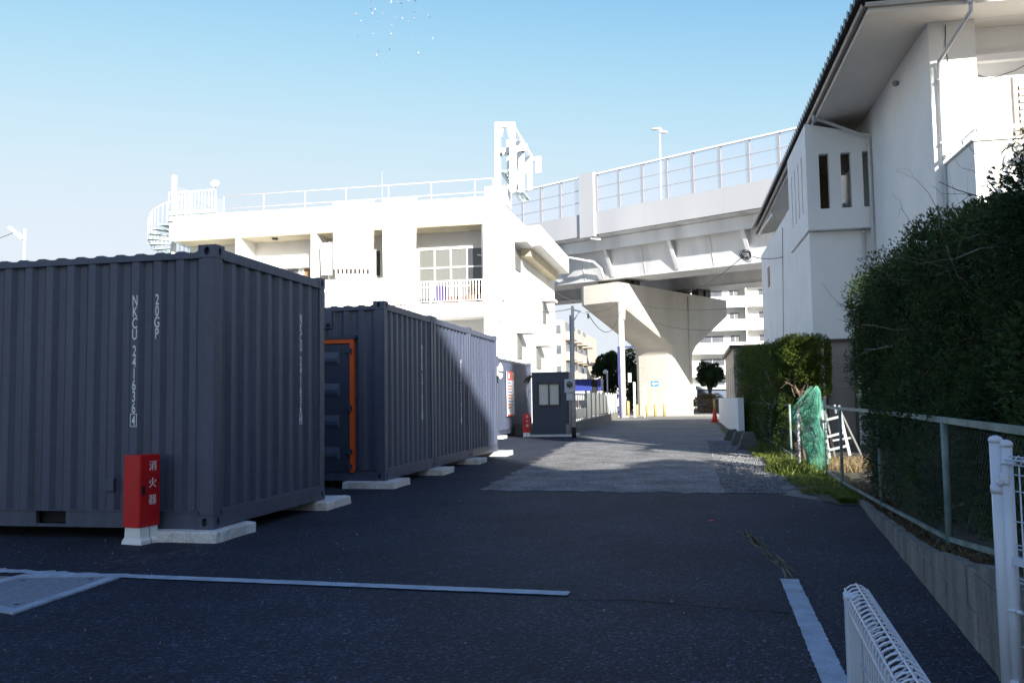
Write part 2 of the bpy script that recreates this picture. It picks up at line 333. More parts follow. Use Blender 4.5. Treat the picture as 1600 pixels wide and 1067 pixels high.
# painted line across the yard, worn at its left end, and the line along the lane
def line(name, p, q, w, m, z=.013, chip=.006, step=.09):
    p = Vector((p[0],p[1])); q = Vector((q[0],q[1])); t = (q-p).normalized(); nn = Vector((-t.y,t.x)); n = max(2,int((q-p).length/step)); b = MB(); L=[]; Rr=[]
    for i in range(n+1):
        c = p+(q-p)*i/n
        L.append(c+nn*(w/2+rng.normal(0,chip))); Rr.append(c-nn*(w/2+rng.normal(0,chip)))
    for i in range(n): b.quad((*Rr[i],z),(*Rr[i+1],z),(*L[i+1],z),(*L[i],z))
    return struct(b.build(name, m))
line('painted_line', gr(190,901.5), gr(889,929.5), .115, 'line', chip=.003, step=.04)
line('painted_line', gr(-200,884), gr(190,902), .12, 'line', chip=.014, step=.05)
line('painted_line', gr(1233,907), gr(1330,1125), .115, 'line', chip=.0022, step=.025)
line('kerb_edge', gr(-200,895), gr(160,912), .09, 'sandline', .0095, .012)
def streaks(name, m, pts, n, w, ln):
    b = MB()
    for i in range(n):
        t = rng.random(); p = Vector(pts[0])*(1-t)+Vector(pts[1])*t; p = p+Vector((rng.normal(0,w), rng.normal(0,w), 0))
        d = (Vector(pts[1])-Vector(pts[0])).normalized(); d = (d+Vector((rng.normal(0,.12), rng.normal(0,.12), 0))).normalized(); s = Vector((-d.y,d.x,0))*rng.uniform(.003,.014); L = d*ln*rng.uniform(.3,1)
        p.z = .0085; b.add([p-L, p+s, p+L, p-s], [(0,1,2,3)])
    o = b.build(name, m); o['kind'] = 'structure'; return o
streaks('tyre_scuff', mat('scuff',(.21,.15,.085),.9,.3,9), (gr(1160,828), gr(1232,893)), 34, .022, .42)
streaks('dust_scuff', mat('dust',(.10,.10,.105),.9,.3,9), (gr(150,885), gr(300,862)), 60, .1, .09)
b = MB(); c = gr(1111,815)
for i in range(5):
    a = i*1.3; b.add([(c.x+.035*math.cos(a+k)*(.4+.3*(k%2)), c.y+.05*math.sin(a+k), .0125+i*.0004) for k in (0,1.6,3.1,4.7)], [(0,1,2,3)])
tag(b.build('spray_mark', 'pinkdot'), 'tiny pink spray paint dot on the dark asphalt', 'paint mark')
b = MB(); pts = [gr(x,y) for x,y in ((900,938),(980,938),(1060,944),(1130,951),(1200,956),(1236,958))]
for p, q in zip(pts, pts[1:]): b.quad((p.x,p.y-.008,.0085),(q.x,q.y-.008,.0085),(q.x,q.y+.008,.0085),(p.x,p.y+.008,.0085))
struct(b.build('asphalt_joint', 'black'))
# loose stones on the yard and gravel
def stones(name, n, fn, s0, s1, m):
    V=[];F=[]
    base = np.array([(1,0,0),(-1,0,0),(0,1,0),(0,-1,0),(0,0,1),(0,0,-1)],float); tri=np.array([(0,2,4),(2,1,4),(1,3,4),(3,0,4),(2,0,5),(1,2,5),(3,1,5),(0,3,5)])
    for i in range(n):
        x,y,z=fn(); s=rng.uniform(s0,s1)*rng.uniform(.6,1.3,3)
        V.append(base*s*rng.uniform(.7,1.2,(6,1))+(x,y,z+s[2]*.3)); F.append(tri+6*i)
    o=bpy.data.objects.new(name, fast_mesh(name, np.concatenate(V), np.concatenate(F), m)); col.objects.link(o); return o
o = stones('gravel', 9000, lambda: ((lambda y: (rng.uniform(.33,1.35) if y>12.6 else rng.uniform(.35,1.1), y, .0075))(11.6+14*rng.random()**1.5)), .005, .016, 'gravel')
tag(o, 'loose grey gravel along the right edge of the lane', 'gravel', kind='stuff')
o = stones('grit', 420, lambda: (rng.uniform(-6,1.4), rng.uniform(2.2,11.5), .005), .003, .010, 'gravel')
tag(o, 'scattered pale grit on the dark asphalt yard', 'grit', kind='stuff')
# framed cover sunk in the yard
t = thing('access_cover', gr(60,925), 'pale concrete access cover with white frame sunk in the asphalt, bottom left', 'cover')
pf = [gr(-130,935), gr(20,961), gr(202,899), gr(35,900)]
def inset(pts, k):
    c = sum(pts, Vector())/len(pts); return [p+(c-p).normalized()*k for p in pts]
inn = inset(pf, .13); b = MB()
for i in range(4):
    a, d, e, f = pf[i], pf[(i+1)%4], inn[(i+1)%4], inn[i]
    b.prism([(v.x,v.y,.004) for v in (a,d,e,f)], (0,0,.012))
b.build('frame', 'line', t)
MB().prism([(v.x,v.y,.004) for v in inset(pf,.138)], (0,0,.008)).build('lid', mat('lid',(.24,.26,.30),.85,.15,9,.5,60,fine=.2,fscale=30,stretch=(2,12,1)), t)
for v in inset(pf, .26):
    MB().lathe([(.018,0),(.018,.001)], (v.x,v.y,.0125), 10).build('lifting_hole', 'black', t)

# ------------------------------------------------------------------ shipping containers
CL, CW, CH_, PAD = 6.058, 2.438, 2.591, .11
def corrug(s0, s1, pitch=.235, depth=.036):
    out=[]; n=max(1,round((s1-s0)/pitch)); p=(s1-s0)/n; s=s0
    for i in range(n):
        out += [(s,0),(s+p*.16,0),(s+p*.35,depth),(s+p*.65,depth),(s+p*.84,0)]; s+=p
    out.append((s1,0)); return out
def hole_face(b, c, u, v, w, hw, hh, rw, rh, depth=.05, n=20):
    """rectangular face hw x hh with an oval hole; returns nothing"""
    c, u, v, w = map(Vector, (c,u,v,w)); o=len(b.v)
    outer=[]; inner=[]
    for k in range(n):
        a=2*math.pi*(k+.5)/n; ca,sa=math.cos(a),math.sin(a); sc=min(hw/abs(ca) if abs(ca)>1e-6 else 9, hh/abs(sa) if abs(sa)>1e-6 else 9)
        outer.append(c+u*ca*sc+v*sa*sc); inner.append(c+u*rw*ca+v*rh*sa)
    back=[p-w*depth for p in inner]
    b.v += [tuple(p) for p in outer+inner+back]
    for k in range(n):
        k2=(k+1)%n; b.f += [(o+k,o+k2,o+n+k2,o+n+k),(o+n+k,o+n+k2,o+2*n+k2,o+2*n+k)]
    b.f.append(tuple(o+2*n+k for k in range(n)))
    # the four rectangle corners
    for su in (-1,1):
        for sv in (-1,1):
            cn=c+u*hw*su+v*hh*sv
            ks=sorted(range(n), key=lambda k:(outer[k]-cn).length)[:2]
            b.add([cn,outer[ks[0]],outer[ks[1]]],[(0,1,2)])
def make_container():
    root = thing('shipping_container', (0,0,0), 'x', 'container')
    # castings
    cx, cy, cz = .178, .162, .118
    for ix in (0,1):
        for iy in (0,1):
            for iz in (0,1):
                x0 = -cx if ix==0 else -CL; y0 = 0 if iy==0 else CW-cy; z0 = 0 if iz==0 else CH_-cz; b=MB()
                fx = x0+cx if ix==0 else x0; sx = 1 if ix==0 else -1; fy = y0 if iy==0 else y0+cy; sy=-1 if iy==0 else 1
                hole_face(b,(fx,y0+cy/2,z0+cz/2),(0,1,0),(0,0,1),(sx,0,0),cy/2,cz/2,.024,.040)
                hole_face(b,(x0+cx/2,fy,z0+cz/2),(1,0,0),(0,0,1),(0,sy,0),cx/2,cz/2,.028,.040)
                zz = z0+cz if iz else z0
                b.quad((x0,y0,zz),(x0+cx,y0,zz),(x0+cx,y0+cy,zz),(x0,y0+cy,zz))
                z2 = z0 if iz else z0+cz
                b.quad((x0,y0,z2),(x0+cx,y0,z2),(x0+cx,y0+cy,z2),(x0,y0+cy,z2))
                bx = x0 if ix==0 else x0+cx; by = y0+cy if iy==0 else y0
                b.quad((bx,y0,z0),(bx,y0+cy,z0),(bx,y0+cy,z0+cz),(bx,y0,z0+cz)); b.quad((x0,by,z0),(x0+cx,by,z0),(x0+cx,by,z0+cz),(x0,by,z0+cz))
                b.build('corner_casting','cont',root)
            x0,x1 = (-.150,-.004) if ix==0 else (-CL+.004,-CL+.150); y0,y1=(.004,.135) if iy==0 else (CW-.135,CW-.004)
            MB().box((x0,y0,cz),(x1,y1,CH_-cz)).build('corner_post','cont',root,bev=.006)
    # long sides
    for iy in (0,1):
        s = 1 if iy==0 else -1; y = .0 if iy==0 else CW
        b=MB(); pr=corrug(-CL+.14,-.14); zb,zt=.155,CH_-.12
        for (a,da),(c_,dc) in zip(pr,pr[1:]):
            ya=y+s*(.016+da); yc=y+s*(.016+dc); b.quad((a,ya,zb),(c_,yc,zb),(c_,yc,zt),(a,ya,zt))
        b.build('side_panel','cont',root)
        b=MB(); b.box((-CL+.16,min(y+s*.004,y+s*.064),CH_-.125),(-.16,max(y+s*.004,y+s*.064),CH_-.066)); b.build('top_side_rail','cont',root,bev=.004)
        rt = MB().box((-CL+.16,min(y+s*.002,y+s*.07),.148),(-.16,max(y+s*.002,y+s*.07),.158)); 
        for a,c_ in ((-CL+.16,-4.53),(-4.21,-1.85),(-1.53,-.16)): rt.box((a,min(y+s*.014,y+s*.06),.0),(c_,max(y+s*.014,y+s*.06),.1479))
        for a,c_ in ((-4.53,-4.21),(-1.85,-1.53)): rt.box((a,min(y+s*.016,y+s*.05),.0),(c_,max(y+s*.016,y+s*.05),.028))
        rt.build('bottom_side_rail','cont',root)
        for a,c_ in ((-4.53,-4.21),(-1.85,-1.53)): MB().box((a,min(y+s*.10,y+s*.12),.03),(c_,max(y+s*.10,y+s*.12),.147)).build('fork_pocket','black',root)
    # ends
    for ix in (0,1):
        s=-1 if ix==0 else 1; x=0 if ix==0 else -CL
        b=MB(); pr=corrug(.125,CW-.125); zb,zt=.155,CH_-.12
        for (a,da),(c_,dc) in zip(pr,pr[1:]):
            xa=x+s*(.020+da); xc=x+s*(.020+dc); b.quad((xa,a,zb),(xc,c_,zb),(xc,c_,zt),(xa,a,zt))
        b.build('end_panel','cont',root)
        MB().box((min(x+s*.003,x+s*.07),.15,CH_-.128),(max(x+s*.003,x+s*.07),CW-.15,CH_-.03)).build('top_end_rail','cont',root,bev=.004)
        MB().box((min(x+s*.003,x+s*.07),.15,.004),(max(x+s*.003,x+s*.07),CW-.15,.165)).build('bottom_end_rail','cont',root,bev=.004)
    b=MB(); pr=corrug(-CL+.16,-.16,.21,.02)
    for (a,da),(c_,dc) in zip(pr,pr[1:]):
        za=CH_-.046-da; zc=CH_-.046-dc
        b.quad((a,.03,za),(c_,.03,zc),(c_,CW-.03,zc),(a,CW-.03,za)); b.quad((a,.03,CH_-.07),(c_,.03,CH_-.07),(c_,.03,zc),(a,.03,za))
    b.build('roof_sheet','cont',root)
    MB().box((-CL+.1,.1,.06),(-.1,CW-.1,.15)).build('floor','black',root)
    return root
def stack_text(chars, boxed, size, step, root, mtx, name='lettering', sx=.56):
    """letters one above another; mtx: x across, y up"""
    z=0
    for ch in chars:
        if ch==' ': z-=step*.45; continue
        lettering(ch,size,'white_mark',name,root,mtx@Matrix.Translation((0,z,0)),sx); z-=step
    if boxed:
        z-=step*.08; lettering(boxed,size*.92,'white_mark',name,root,mtx@Matrix.Translation((0,z,0)),sx)
        w,h=size*.24,size*.86; y0=z-size*.09; b=MB(); tt=.006
        for a in ((-w,y0,w,y0+tt),(-w,y0+h-tt,w,y0+h),(-w,y0+tt,-w+tt,y0+h-tt),(w-tt,y0+tt,w,y0+h-tt)): b.box((a[0],a[1],-.001),(a[2],a[3],.002))
        b.xf(mtx); b.build('lettering_frame','white_mark',root)
proto = make_container()
spots = [((-4.27,7.25),'dark grey shipping container nearest the camera, behind the red extinguisher cabinet'),
         ((-4.365,12.0),'second dark grey shipping container, with an orange framed door'),
         ((-4.365,12.0+2.469),'third dark grey shipping container, half in diagonal shadow, next after the orange door'),
         ((-4.365,12.0+2*2.469),'dark grey shipping container at the far end of the row of three, mostly sunlit')]
conts=[]
for i,((x,y),lab) in enumerate(spots):
    c = proto if i==0 else copy_tree(proto)
    c.location=(x,y,PAD); c['label']=lab; c['group']='dark grey shipping containers along the lane'; conts.append(c)
def front_m(c, px, py):                    # matrix of a letter column on the -Y side, on the nearest outward rib
    p = aY(px,py,c.location.y); n=round((CL-.28)/.235); q=(CL-.28)/n
    k=round((p.x-c.location.x+CL-.14)/q); x=c.location.x-CL+.14+k*q
    return basis((x,c.location.y+.0155,p.z),(1,0,0),(0,0,1),(0,-1,0))
def end_m(c, px, py):
    p = aX(px,py,c.location.x); n=round((CW-.25)/.235); q=(CW-.25)/n
    k=round((p.y-c.location.y-.125)/q); y=c.location.y+.125+k*q
    return basis((c.location.x-.0195,y,p.z),(0,1,0),(0,0,1),(1,0,0))
stack_text('NKCU 241636','4',.142,.106,conts[0],front_m(conts[0],217,477))
stack_text('20GP','',.142,.106,conts[0],front_m(conts[0],259,475))
stack_text('NKCU 241636','4',.142,.106,conts[0],end_m(conts[0],475,505))
stack_text('NKCU 241636','4',.142,.106,conts[1],end_m(conts[1],661,548))
stack_text('NKCU 241636','4',.142,.106,conts[2],end_m(conts[2],723,570))
c=conts[0]; p=aY(172,757,7.25)
MB().box((p.x-.045,7.235,p.z-.06),(p.x+.045,7.275,p.z+.06)).build('vent','cont',c,bev=.006)
c=conts[1]; p=aY(513,500,12)
MB().box((p.x-.09,11.985,p.z-.13),(p.x+.06,12.03,p.z+.14)).build('vent','cont',c,bev=.008)
MB().box((p.x-.03,11.98,p.z-.11),(p.x+.03,12.0,p.z-.05)).build('vent_hole','black',c)
MB().box((aY(530,545,12).x-.02,11.99,aY(530,552,12).z),(aY(530,545,12).x+.02,12.03,aY(530,540,12).z)).build('latch_box','cont',c)
# personnel door in the second container
xr=aY(553,600,12).x; zt=aY(540,530,12).z; zb=aY(540,738,12).z; xl=xr-.98; fw_=.062
b=MB(); b.box((xr-fw_,11.985,zb),(xr,12.055,zt)); b.box((xl,11.985,zb),(xl+fw_,12.055,zt)); b.box((xl+fw_,11.985,zt-fw_),(xr-fw_,12.055,zt))
b.build('door_frame','orange',c,bev=.004)
MB().box((xl-.06,11.975,zt+.003),(xr+.03,12.05,zt+.05)).build('drip_cap','contdk',c)
d_=MB().box((xl+fw_+.006,12.0,zb+.01),(xr-fw_-.006,12.05,zt-fw_-.012)).build('door','contdk',c)
for k in range(4):
    z0=zb+.17+k*.46; x0,x1=xl+.14,xr-.22; b=MB()
    b.add([(x0,11.999,z0),(x1,11.999,z0),(x1,11.999,z0+.20),(x0,11.999,z0+.20),(x0+.03,11.975,z0+.06),(x1-.03,11.975,z0+.06),(x1-.03,11.975,z0+.11),(x0+.03,11.975,z0+.11)],
          [(4,5,6,7),(0,1,5,4),(1,2,6,5),(2,3,7,6),(3,0,4,7)]); b.build('pressed_rib','cont',d_)
for k in range(4):
    z0=aY(548,(548,637,705,728)[k],12).z
    h=MB().box((xr-.12,11.965,z0-.03),(xr-.02,11.9985,z0+.03)); h.tube([(xr-.055,11.962,z0-.05),(xr-.055,11.962,z0+.05)],.014,8); h.build('hinge','contdk',d_)
# fifth container, long side to the lane, further back
c5=copy_tree(proto); c5.rotation_euler=(0,0,R(90)); c5.location=(-6.3,28.05+CL,PAD)
c5['label']='far grey shipping container behind the small booth, with a red and white notice'; c5['group']='dark grey shipping containers along the lane'
yb=aX(797,610,-6.3)
t=MB(); z1=aX(798,581,-6.28).z; z0=aX(798,650,-6.28).z; y0=aX(792,615,-6.28).y; y1=aX(803,615,-6.28).y
ps=thing('notice_board',(-6.27,(y0+y1)/2,z0),'tall red and white notice on the far grey container','notice')
MB().box((-6.285,y0,z0),(-6.265,y1,z1)).build('sheet','white_mark',ps)
MB().box((-6.264,y0,z1-.30),(-6.262,y1,z1)).build('header','red',ps); MB().box((-6.264,y0,z0),(-6.262,y1,z0+.06)).build('footer','red',ps)
MB().box((-6.261,y0+.18,z1-.24),(-6.2595,y0+.42,z1-.06)).build('header_mark','white_mark',ps); MB().box((-6.261,y0+.75,z1-.25),(-6.2595,y0+.9,z1-.05)).build('header_mark','yellow',ps)
for k in range(9):
    zz=z1-.42-k*.105; MB().box((-6.264,y0+.12,zz),(-6.262,y0+rng.uniform(.5,.95)*(y1-y0),zz+.045)).build('text_line','red' if k%3 else 'signblue',ps)
wl=thing('wall_lamp',(-6.25,28.35,2.2),'small white wall lamp fixed high on the far grey container','lamp')
pz=aX(780,574,-6.2); MB().lathe([(.10,-.12),(.08,.02),(.03,.12),(.02,.14)],(-6.16,pz.y,pz.z),12).build('shade','white_mark',wl,True)
pz=aX(780,587,-6.2); MB().lathe([(.02,-.12),(.06,-.06),(.09,.06),(.03,.08)],(-6.16,pz.y,pz.z),12).build('globe','white_mark',wl,True)
MB().box((-6.29,pz.y-.04,pz.z),(-6.2,pz.y+.04,pz.z+.3)).build('bracket','grey',wl)
# concrete pads under the containers
def pad(x0,y0,x1,y1,z1,label):
    nx,ny=9,9; b=MB(); V=[]
    for zi,zz in enumerate((.002,z1)):
        for j in range(ny+1):
            for i in range(nx+1):
                u,v=i/nx,j/ny; ed=min(u,1-u,v,1-v)==0
                V.append((x0+(x1-x0)*u+rng.normal(0,.006)*(ed), y0+(y1-y0)*v+rng.normal(0,.006)*(ed), zz+(rng.normal(-.003,.004) if zi and ed else 0)))
    q=lambda z,i,j:z*(nx+1)*(ny+1)+j*(nx+1)+i; F=[]
    for j in range(ny):
        for i in range(nx): F.append((q(1,i,j),q(1,i+1,j),q(1,i+1,j+1),q(1,i,j+1)))
    for i in range(nx): F+=[(q(0,i,0),q(0,i+1,0),q(1,i+1,0),q(1,i,0)),(q(0,i+1,ny),q(0,i,ny),q(1,i,ny),q(1,i+1,ny))]
    for j in range(ny): F+=[(q(0,nx,j),q(0,nx,j+1),q(1,nx,j+1),q(1,nx,j)),(q(0,0,j+1),q(0,0,j),q(1,0,j),q(1,0,j+1))]
    b.add(V,F); o=b.build('concrete_pad','slab',bev=.012); return tag(o,label,'concrete pad','pale concrete pads under the containers')
pad(-4.98,7.14,-4.17,7.86,.105,'white concrete pad under the front corner of the nearest container')
pad(-4.85,9.45,-4.14,10.18,.105,'white concrete pad under the rear corner of the nearest container')
pad(-4.98,11.9,-4.2,12.62,.105,'white concrete pad under the front corner of the container with the orange door')
pad(-4.85,14.12,-4.13,14.84,.105,'white concrete pad where the second and third containers meet')
pad(-4.85,16.6,-4.13,17.3,.105,'white concrete pad where the third and fourth containers meet')
pad(-4.85,19.05,-4.1,19.75,.105,'white concrete pad at the far end of the container row')
pad(-6.95,27.9,-6.1,28.5,.105,'sunlit white concrete pad under the far container with the notice')
pad(-6.95,33.6,-6.1,34.2,.105,'white concrete pad under the hidden end of the far container')

# ------------------------------------------------------------------ extinguisher cabinets
def cabinet(x,y,label,texts=True):
    t=thing('extinguisher_cabinet',(x,y,0),label,'fire cabinet','red fire extinguisher cabinets')
    w,d=.175,.235
    for k,(xa,xb,ya,yb_) in enumerate(((x,x+w,y+.012,y+.125),(x,x+w,y+.137,y+d-.01))):
        b=MB(); b.prism([(xa-.03,ya-.012*(k==0),0),(xb+.03,ya-.012*(k==0),0),(xb+.03,ya-.012*(k==0),.035),(xb+.005,ya,.06),(xb-.002,ya,.155),(xa+.002,ya,.155),(xa-.005,ya,.06),(xa-.03,ya,.035)],(0,yb_-ya,0))
        b.build('foot','white_mark',t,bev=.004)
    bd=MB().box((x-.012,y,.152),(x+w+.002,y+d,.79)).build('body','red',t,bev=.006)
    dr=MB().box((x+w+.0025,y+.006,.158),(x+w+.012,y+d-.004,.785)).build('door','red',t,bev=.003)
    MB().box((x+w+.0122,y+.018,.44),(x+w+.024,y+.048,.52)).build('latch','black',dr)
    lettering('消',.095,'white_mark','lettering',dr,basis((x+w+.013,y+.145,.655),(0,1,0),(0,0,1),(1,0,0)))
    lettering('火',.095,'white_mark','lettering',dr,basis((x+w+.013,y+.145,.505),(0,1,0),(0,0,1),(1,0,0)))
    lettering('器',.095,'white_mark','lettering',dr,basis((x+w+.013,y+.145,.355),(0,1,0),(0,0,1),(1,0,0)))
    for k in range(3): MB().box((x+w+.0122,y+.10,.225+k*.036),(x+w+.016,y+.19,.237+k*.036)).build('louvre','red',dr)
    return t
nearcab=cabinet(-5.0,6.97,'red fire extinguisher cabinet on white feet before the nearest container')
nearcab.rotation_euler=(0,0,R(-11)); nearcab.location=(-5.0,7.0,0)
far=cabinet(0,0,'red fire extinguisher cabinet between the far container and the small booth')
far.rotation_euler=(0,0,R(-80)); far.location=(-5.75,29.45,0)

# ------------------------------------------------------------------ guard booth
bx0,bx1,by0=-5.42,-4.16,29.45
t=thing('guard_booth',(bx0,by0,0),'small dark grey guard booth with a brown framed sliding window','booth')
MB().box((bx0-.16,by0-.14,0),(bx1+.2,by0+1.25,.075)).build('base','slab',t,bev=.01)
H=2.13; wz0,wz1=1.08,1.78; wx0=aY(842,610,by0).x; wx1=aY(873,610,by0).x
b=MB(); b.box((bx0,by0,.075),(wx0,by0+1.1,H)); b.box((wx1,by0,.075),(bx1,by0+1.1,H)); b.box((wx0,by0,.075),(wx1,by0+1.1,wz0)); b.box((wx0,by0,wz1),(wx1,by0+1.1,H)); b.box((wx0,by0+.3,wz0),(wx1,by0+1.1,wz1))
b.build('wall','contdk',t)
MB().box((bx0-.02,by0-.02,H),(bx1+.02,by0+1.12,H+.06)).build('roof','contdk',t,bev=.02)
MB().box((bx1+.001,by0+.04,.08),(bx1+.06,by0+1.06,H-.03)).build('door','beige',t)
fr=MB(); g=.05
for a,c_ in (((wx0-g,wz0-g),(wx1+g,wz0)),((wx0-g,wz1),(wx1+g,wz1+g)),((wx0-g,wz0),(wx0,wz1)),((wx1,wz0),(wx1+g,wz1)),(((wx0+wx1)/2-.02,wz0),((wx0+wx1)/2+.02,wz1))): fr.box((a[0],by0-.03,a[1]),(c_[0],by0+.05,c_[1]))
w_=fr.build('window_frame','bronze',t)
MB().box((wx0,by0+.01,wz0),((wx0+wx1)/2-.02,by0+.02,wz1)).build('pane','frost',w_); MB().box(((wx0+wx1)/2+.02,by0+.03,wz0),(wx1,by0+.04,wz1)).build('pane','frost',w_)
b=MB(); pf_=[(bx0-.3*math.sin(a*math.pi/10)*1.0, H-.02-.3*(1-math.cos(a*math.pi/10))) for a in range(6)]
b.prism([(x,by0+.1,z) for x,z in pf_]+[(x-.02,by0+.1,z-.03) for x,z in pf_[::-1]][1:],(0,.8,0)); b.build('awning','contdk',t)
for z in (.7,1.6): MB().box((bx1+.061,by0+.08,z),(bx1+.08,by0+.14,z+.1)).build('hinge','bronze',t)

# ------------------------------------------------------------------ retaining wall of concrete blocks, raised lot behind it
def wx(Y): return 1.31+.0855*(Y-4.98)
def wz(Y):
    return float(np.interp(Y,[2,4.2,6.06,8.96,10.7,13,60],[.52,.46,.24,.11,.05,.03,.03]))
wall=thing('retaining_wall',(1.3,5,0),'low stained concrete block retaining wall below the green fence','wall')
Y=2.2; i=0
while Y<10.6:
    Y2=min(Y+.39,10.7)
    for r in range(3):
        z0=r*.19; zt=(wz(Y)+wz(Y2))/2
        if z0>zt-.02: continue
        sh=.195*(r%2); ya,yb_=Y+sh+.004,Y2+sh-.004
        zz=[min(z0+.184,wz(y)) for y in (ya,yb_)]
        j=rng.normal(0,.0025)
        b=MB(); b.add([(wx(ya)+j,ya,z0+.002),(wx(ya)+.14,ya,z0+.002),(wx(yb_)+.14,yb_,z0+.002),(wx(yb_)+j,yb_,z0+.002),(wx(ya)+j,ya,zz[0]),(wx(ya)+.14,ya,zz[0]),(wx(yb_)+.14,yb_,zz[1]),(wx(yb_)+j,yb_,zz[1])],
             [(0,1,2,3),(4,7,6,5),(0,4,5,1),(1,5,6,2),(2,6,7,3),(3,7,4,0)]); b.build('concrete_block','block',wall)
    Y=Y2; i+=1
b=MB()
for y in np.arange(2.2,10.6,.4): b.add([(wx(y)+.006,y,0),(wx(y+.4)+.006,y+.4,0),(wx(y+.4)+.006,y+.4,wz(y+.4)-.03),(wx(y)+.006,y,wz(y)-.03)],[(0,1,2,3)])
b.build('mortar',mat('mortar',(.34,.325,.30),.95,.2,5),wall)
nx,ny=26,50; V=[];F=[]
for j in range(ny+1):
    y=1.5+j*(45-1.5)/ny
    for i in range(nx+1):
        u=i/nx; x0=wx(y)+.10 if y<10.7 else 1.9; x=x0+(u**1.5)*16; V.append((x,y,wz(y)-.012+(.03*rng.normal() if 0<i and y>4 else 0)+min(.12,u*.6)))
for j in range(ny):
    for i in range(nx): a=j*(nx+1)+i; F.append((a,a+1,a+nx+2,a+nx+1))
struct(MB().add(V,F).build('raised_lot','lot',smooth=True))
# ------------------------------------------------------------------ green chain-link fence
def chain_fence(posts,label,ztop,zlow,mesh=True,pitch=.065):
    t=thing('chain_link_fence',(*posts[0],0),label,'fence')
    for x,y in posts: MB().tube([(x,y,wz(y)-.04),(x,y,ztop(y)+.02)],.021,10).build('post','fence_green',t,True)
    for (x0,y0),(x1,y1) in zip(posts,posts[1:]):
        MB().bar((x0,y0,ztop(y0)),(x1,y1,ztop(y1)),.024,.036).build('top_rail','fence_green',t); MB().bar((x0,y0,zlow(y0)),(x1,y1,zlow(y1)),.02,.028).build('bottom_rail','fence_green',t)
    if mesh:
        b=MB()
        for (x0,y0),(x1,y1) in zip(posts,posts[1:]):
            L=math.hypot(x1-x0,y1-y0); zb_=zlow((y0+y1)/2)+.02; zt_=ztop((y0+y1)/2)-.03; h=zt_-zb_; r=.0016
            def at(s,z): k=s/L; return Vector((x0+(x1-x0)*k-.01,y0+(y1-y0)*k,z))
            s=-h
            while s<L:
                for sg in (1,-1):
                    a=(s,zb_) ; c_=(s+h,zt_)
                    if sg<0: a,c_=(s,zt_),(s+h,zb_)
                    s0,z0=a; s1,z1=c_
                    if s0<0: z0+=(z1-z0)*(0-s0)/(s1-s0); s0=0
                    if s1>L: z1=z0+(z1-z0)*(L-s0)/(s1-s0); s1=L
                    if s1-s0>.02: p,q=at(s0,z0),at(s1,z1); u=Vector((0,0,r)); b.add([p-u,q-u,q+u,p+u],[(0,1,2,3)])
                s+=pitch
        m=b.build('wire_mesh','wire',t); m['kind']='stuff'
    return t
FP=[(1.33,3.75),(1.517,5.9),(1.75,9.1),(1.85,12.05),(1.92,13.9)]
chain_fence(FP,'rusty green chain-link fence standing on the low block wall',lambda y:1.06,lambda y:wz(y)+.07)
FP2=[(1.75,17.2),(1.78,19.8),(1.8,22.4),(1.82,25),(1.84,28),(1.86,31)]
chain_fence(FP2,'green chain-link fence under the clipped far hedge',lambda y:1.06,lambda y:wz(y)+.12,pitch=.09)
# ------------------------------------------------------------------ white mesh gate at the right edge and low white roll-top fence
t=thing('mesh_fence',(1.12,3.62,0),'tall white welded mesh fence with paired posts at the right edge','fence')
def topcap(b,x,y,z,r): return b.lathe([(r,0),(r,.012),(r*.8,.02),(r*.3,.026)],(x,y,z),14)
gp=aY(1555.5,690,3.62); gp2=aY(1571.5,694,3.6)
P0=Vector((gp.x,3.62,0)); P1=Vector((gp2.x,3.6,0))
for k,(p,zt,r) in enumerate(((P0,1.035,.0225),(P1,1.02,.021))):
    b=MB().tube([(p.x,p.y,-.0),(p.x,p.y,zt)],r,18); topcap(b,p.x,p.y,zt,r+.003); b.build('post','fence_white',t,True)
dirv=Vector((.30,-.954,0)).normalized()
for z in (.90,.15):
    MB().bar(P0+Vector((0,-.024,z)),P1+Vector((0,-.022,z)),.02,.04).build('clamp','fence_white',t,bev=.006); MB().tube([P0+Vector((-.004,-.03,z-.01)),P0+Vector((-.004,-.045,z-.01))],.010,8).build('bolt','fence_white',t)
    b=MB(); b.tube([P0+Vector((0,0,z-.055)),P0+Vector((0,0,z-.025))],.026,16); b.build('clamp_ring','fence_white',t,True)
nW=20; off=Vector((.0,-.032,0))
for k in range(1,nW):
    p=P1+off+dirv*k*.05
    MB().tube([p+Vector((0,0,.03)),p+Vector((0,0,.955))],.0028,6).build('wire','fence_white',t,True)
for z in (.06,.18,.30,.42,.53,.545,.60,.65,.665,.75,.86,.92,.955):
    MB().tube([P1+off+dirv*.01+Vector((0,-.006,z)),P1+off+dirv*nW*.05+Vector((0,-.006,z))],.0028,6).build('cross_wire','fence_white',t,True)
MB().bar(P1+off+Vector((0,0,.605)),P1+off+dirv*nW*.05+Vector((0,0,.605)),.02,.028).build('mid_rail','fence_white',t)
b=MB(); nn=Vector((-dirv.y,dirv.x,0))
for sgn in (-.02,0,.02): b.tube([P1+off+nn*sgn+Vector((0,0,.985-abs(sgn)*.6)),P1+off+nn*sgn+dirv*nW*.05+Vector((0,0,.985-abs(sgn)*.6))],.003,6)
for k in range(1,nW): 
    q=P1+off+dirv*k*.05; b.tube([q+Vector((0,0,.955)),q+nn*.022+Vector((0,0,.972)),q+Vector((0,0,.99)),q-nn*.022+Vector((0,0,.972)),q+Vector((0,0,.955))],.0026,5)
b.build('roll_top','fence_white',t,True)
for z in (.42,.96): 
    b=MB().tube([P1+Vector((0,0,z-.006)),P1+Vector((0,0,z+.006))],.024,14); b.tube([P1+Vector((0,-.02,z)),P1+Vector((0.01,-.05,z))],.008,8); b.build('panel_clip','fence_white',t,True)
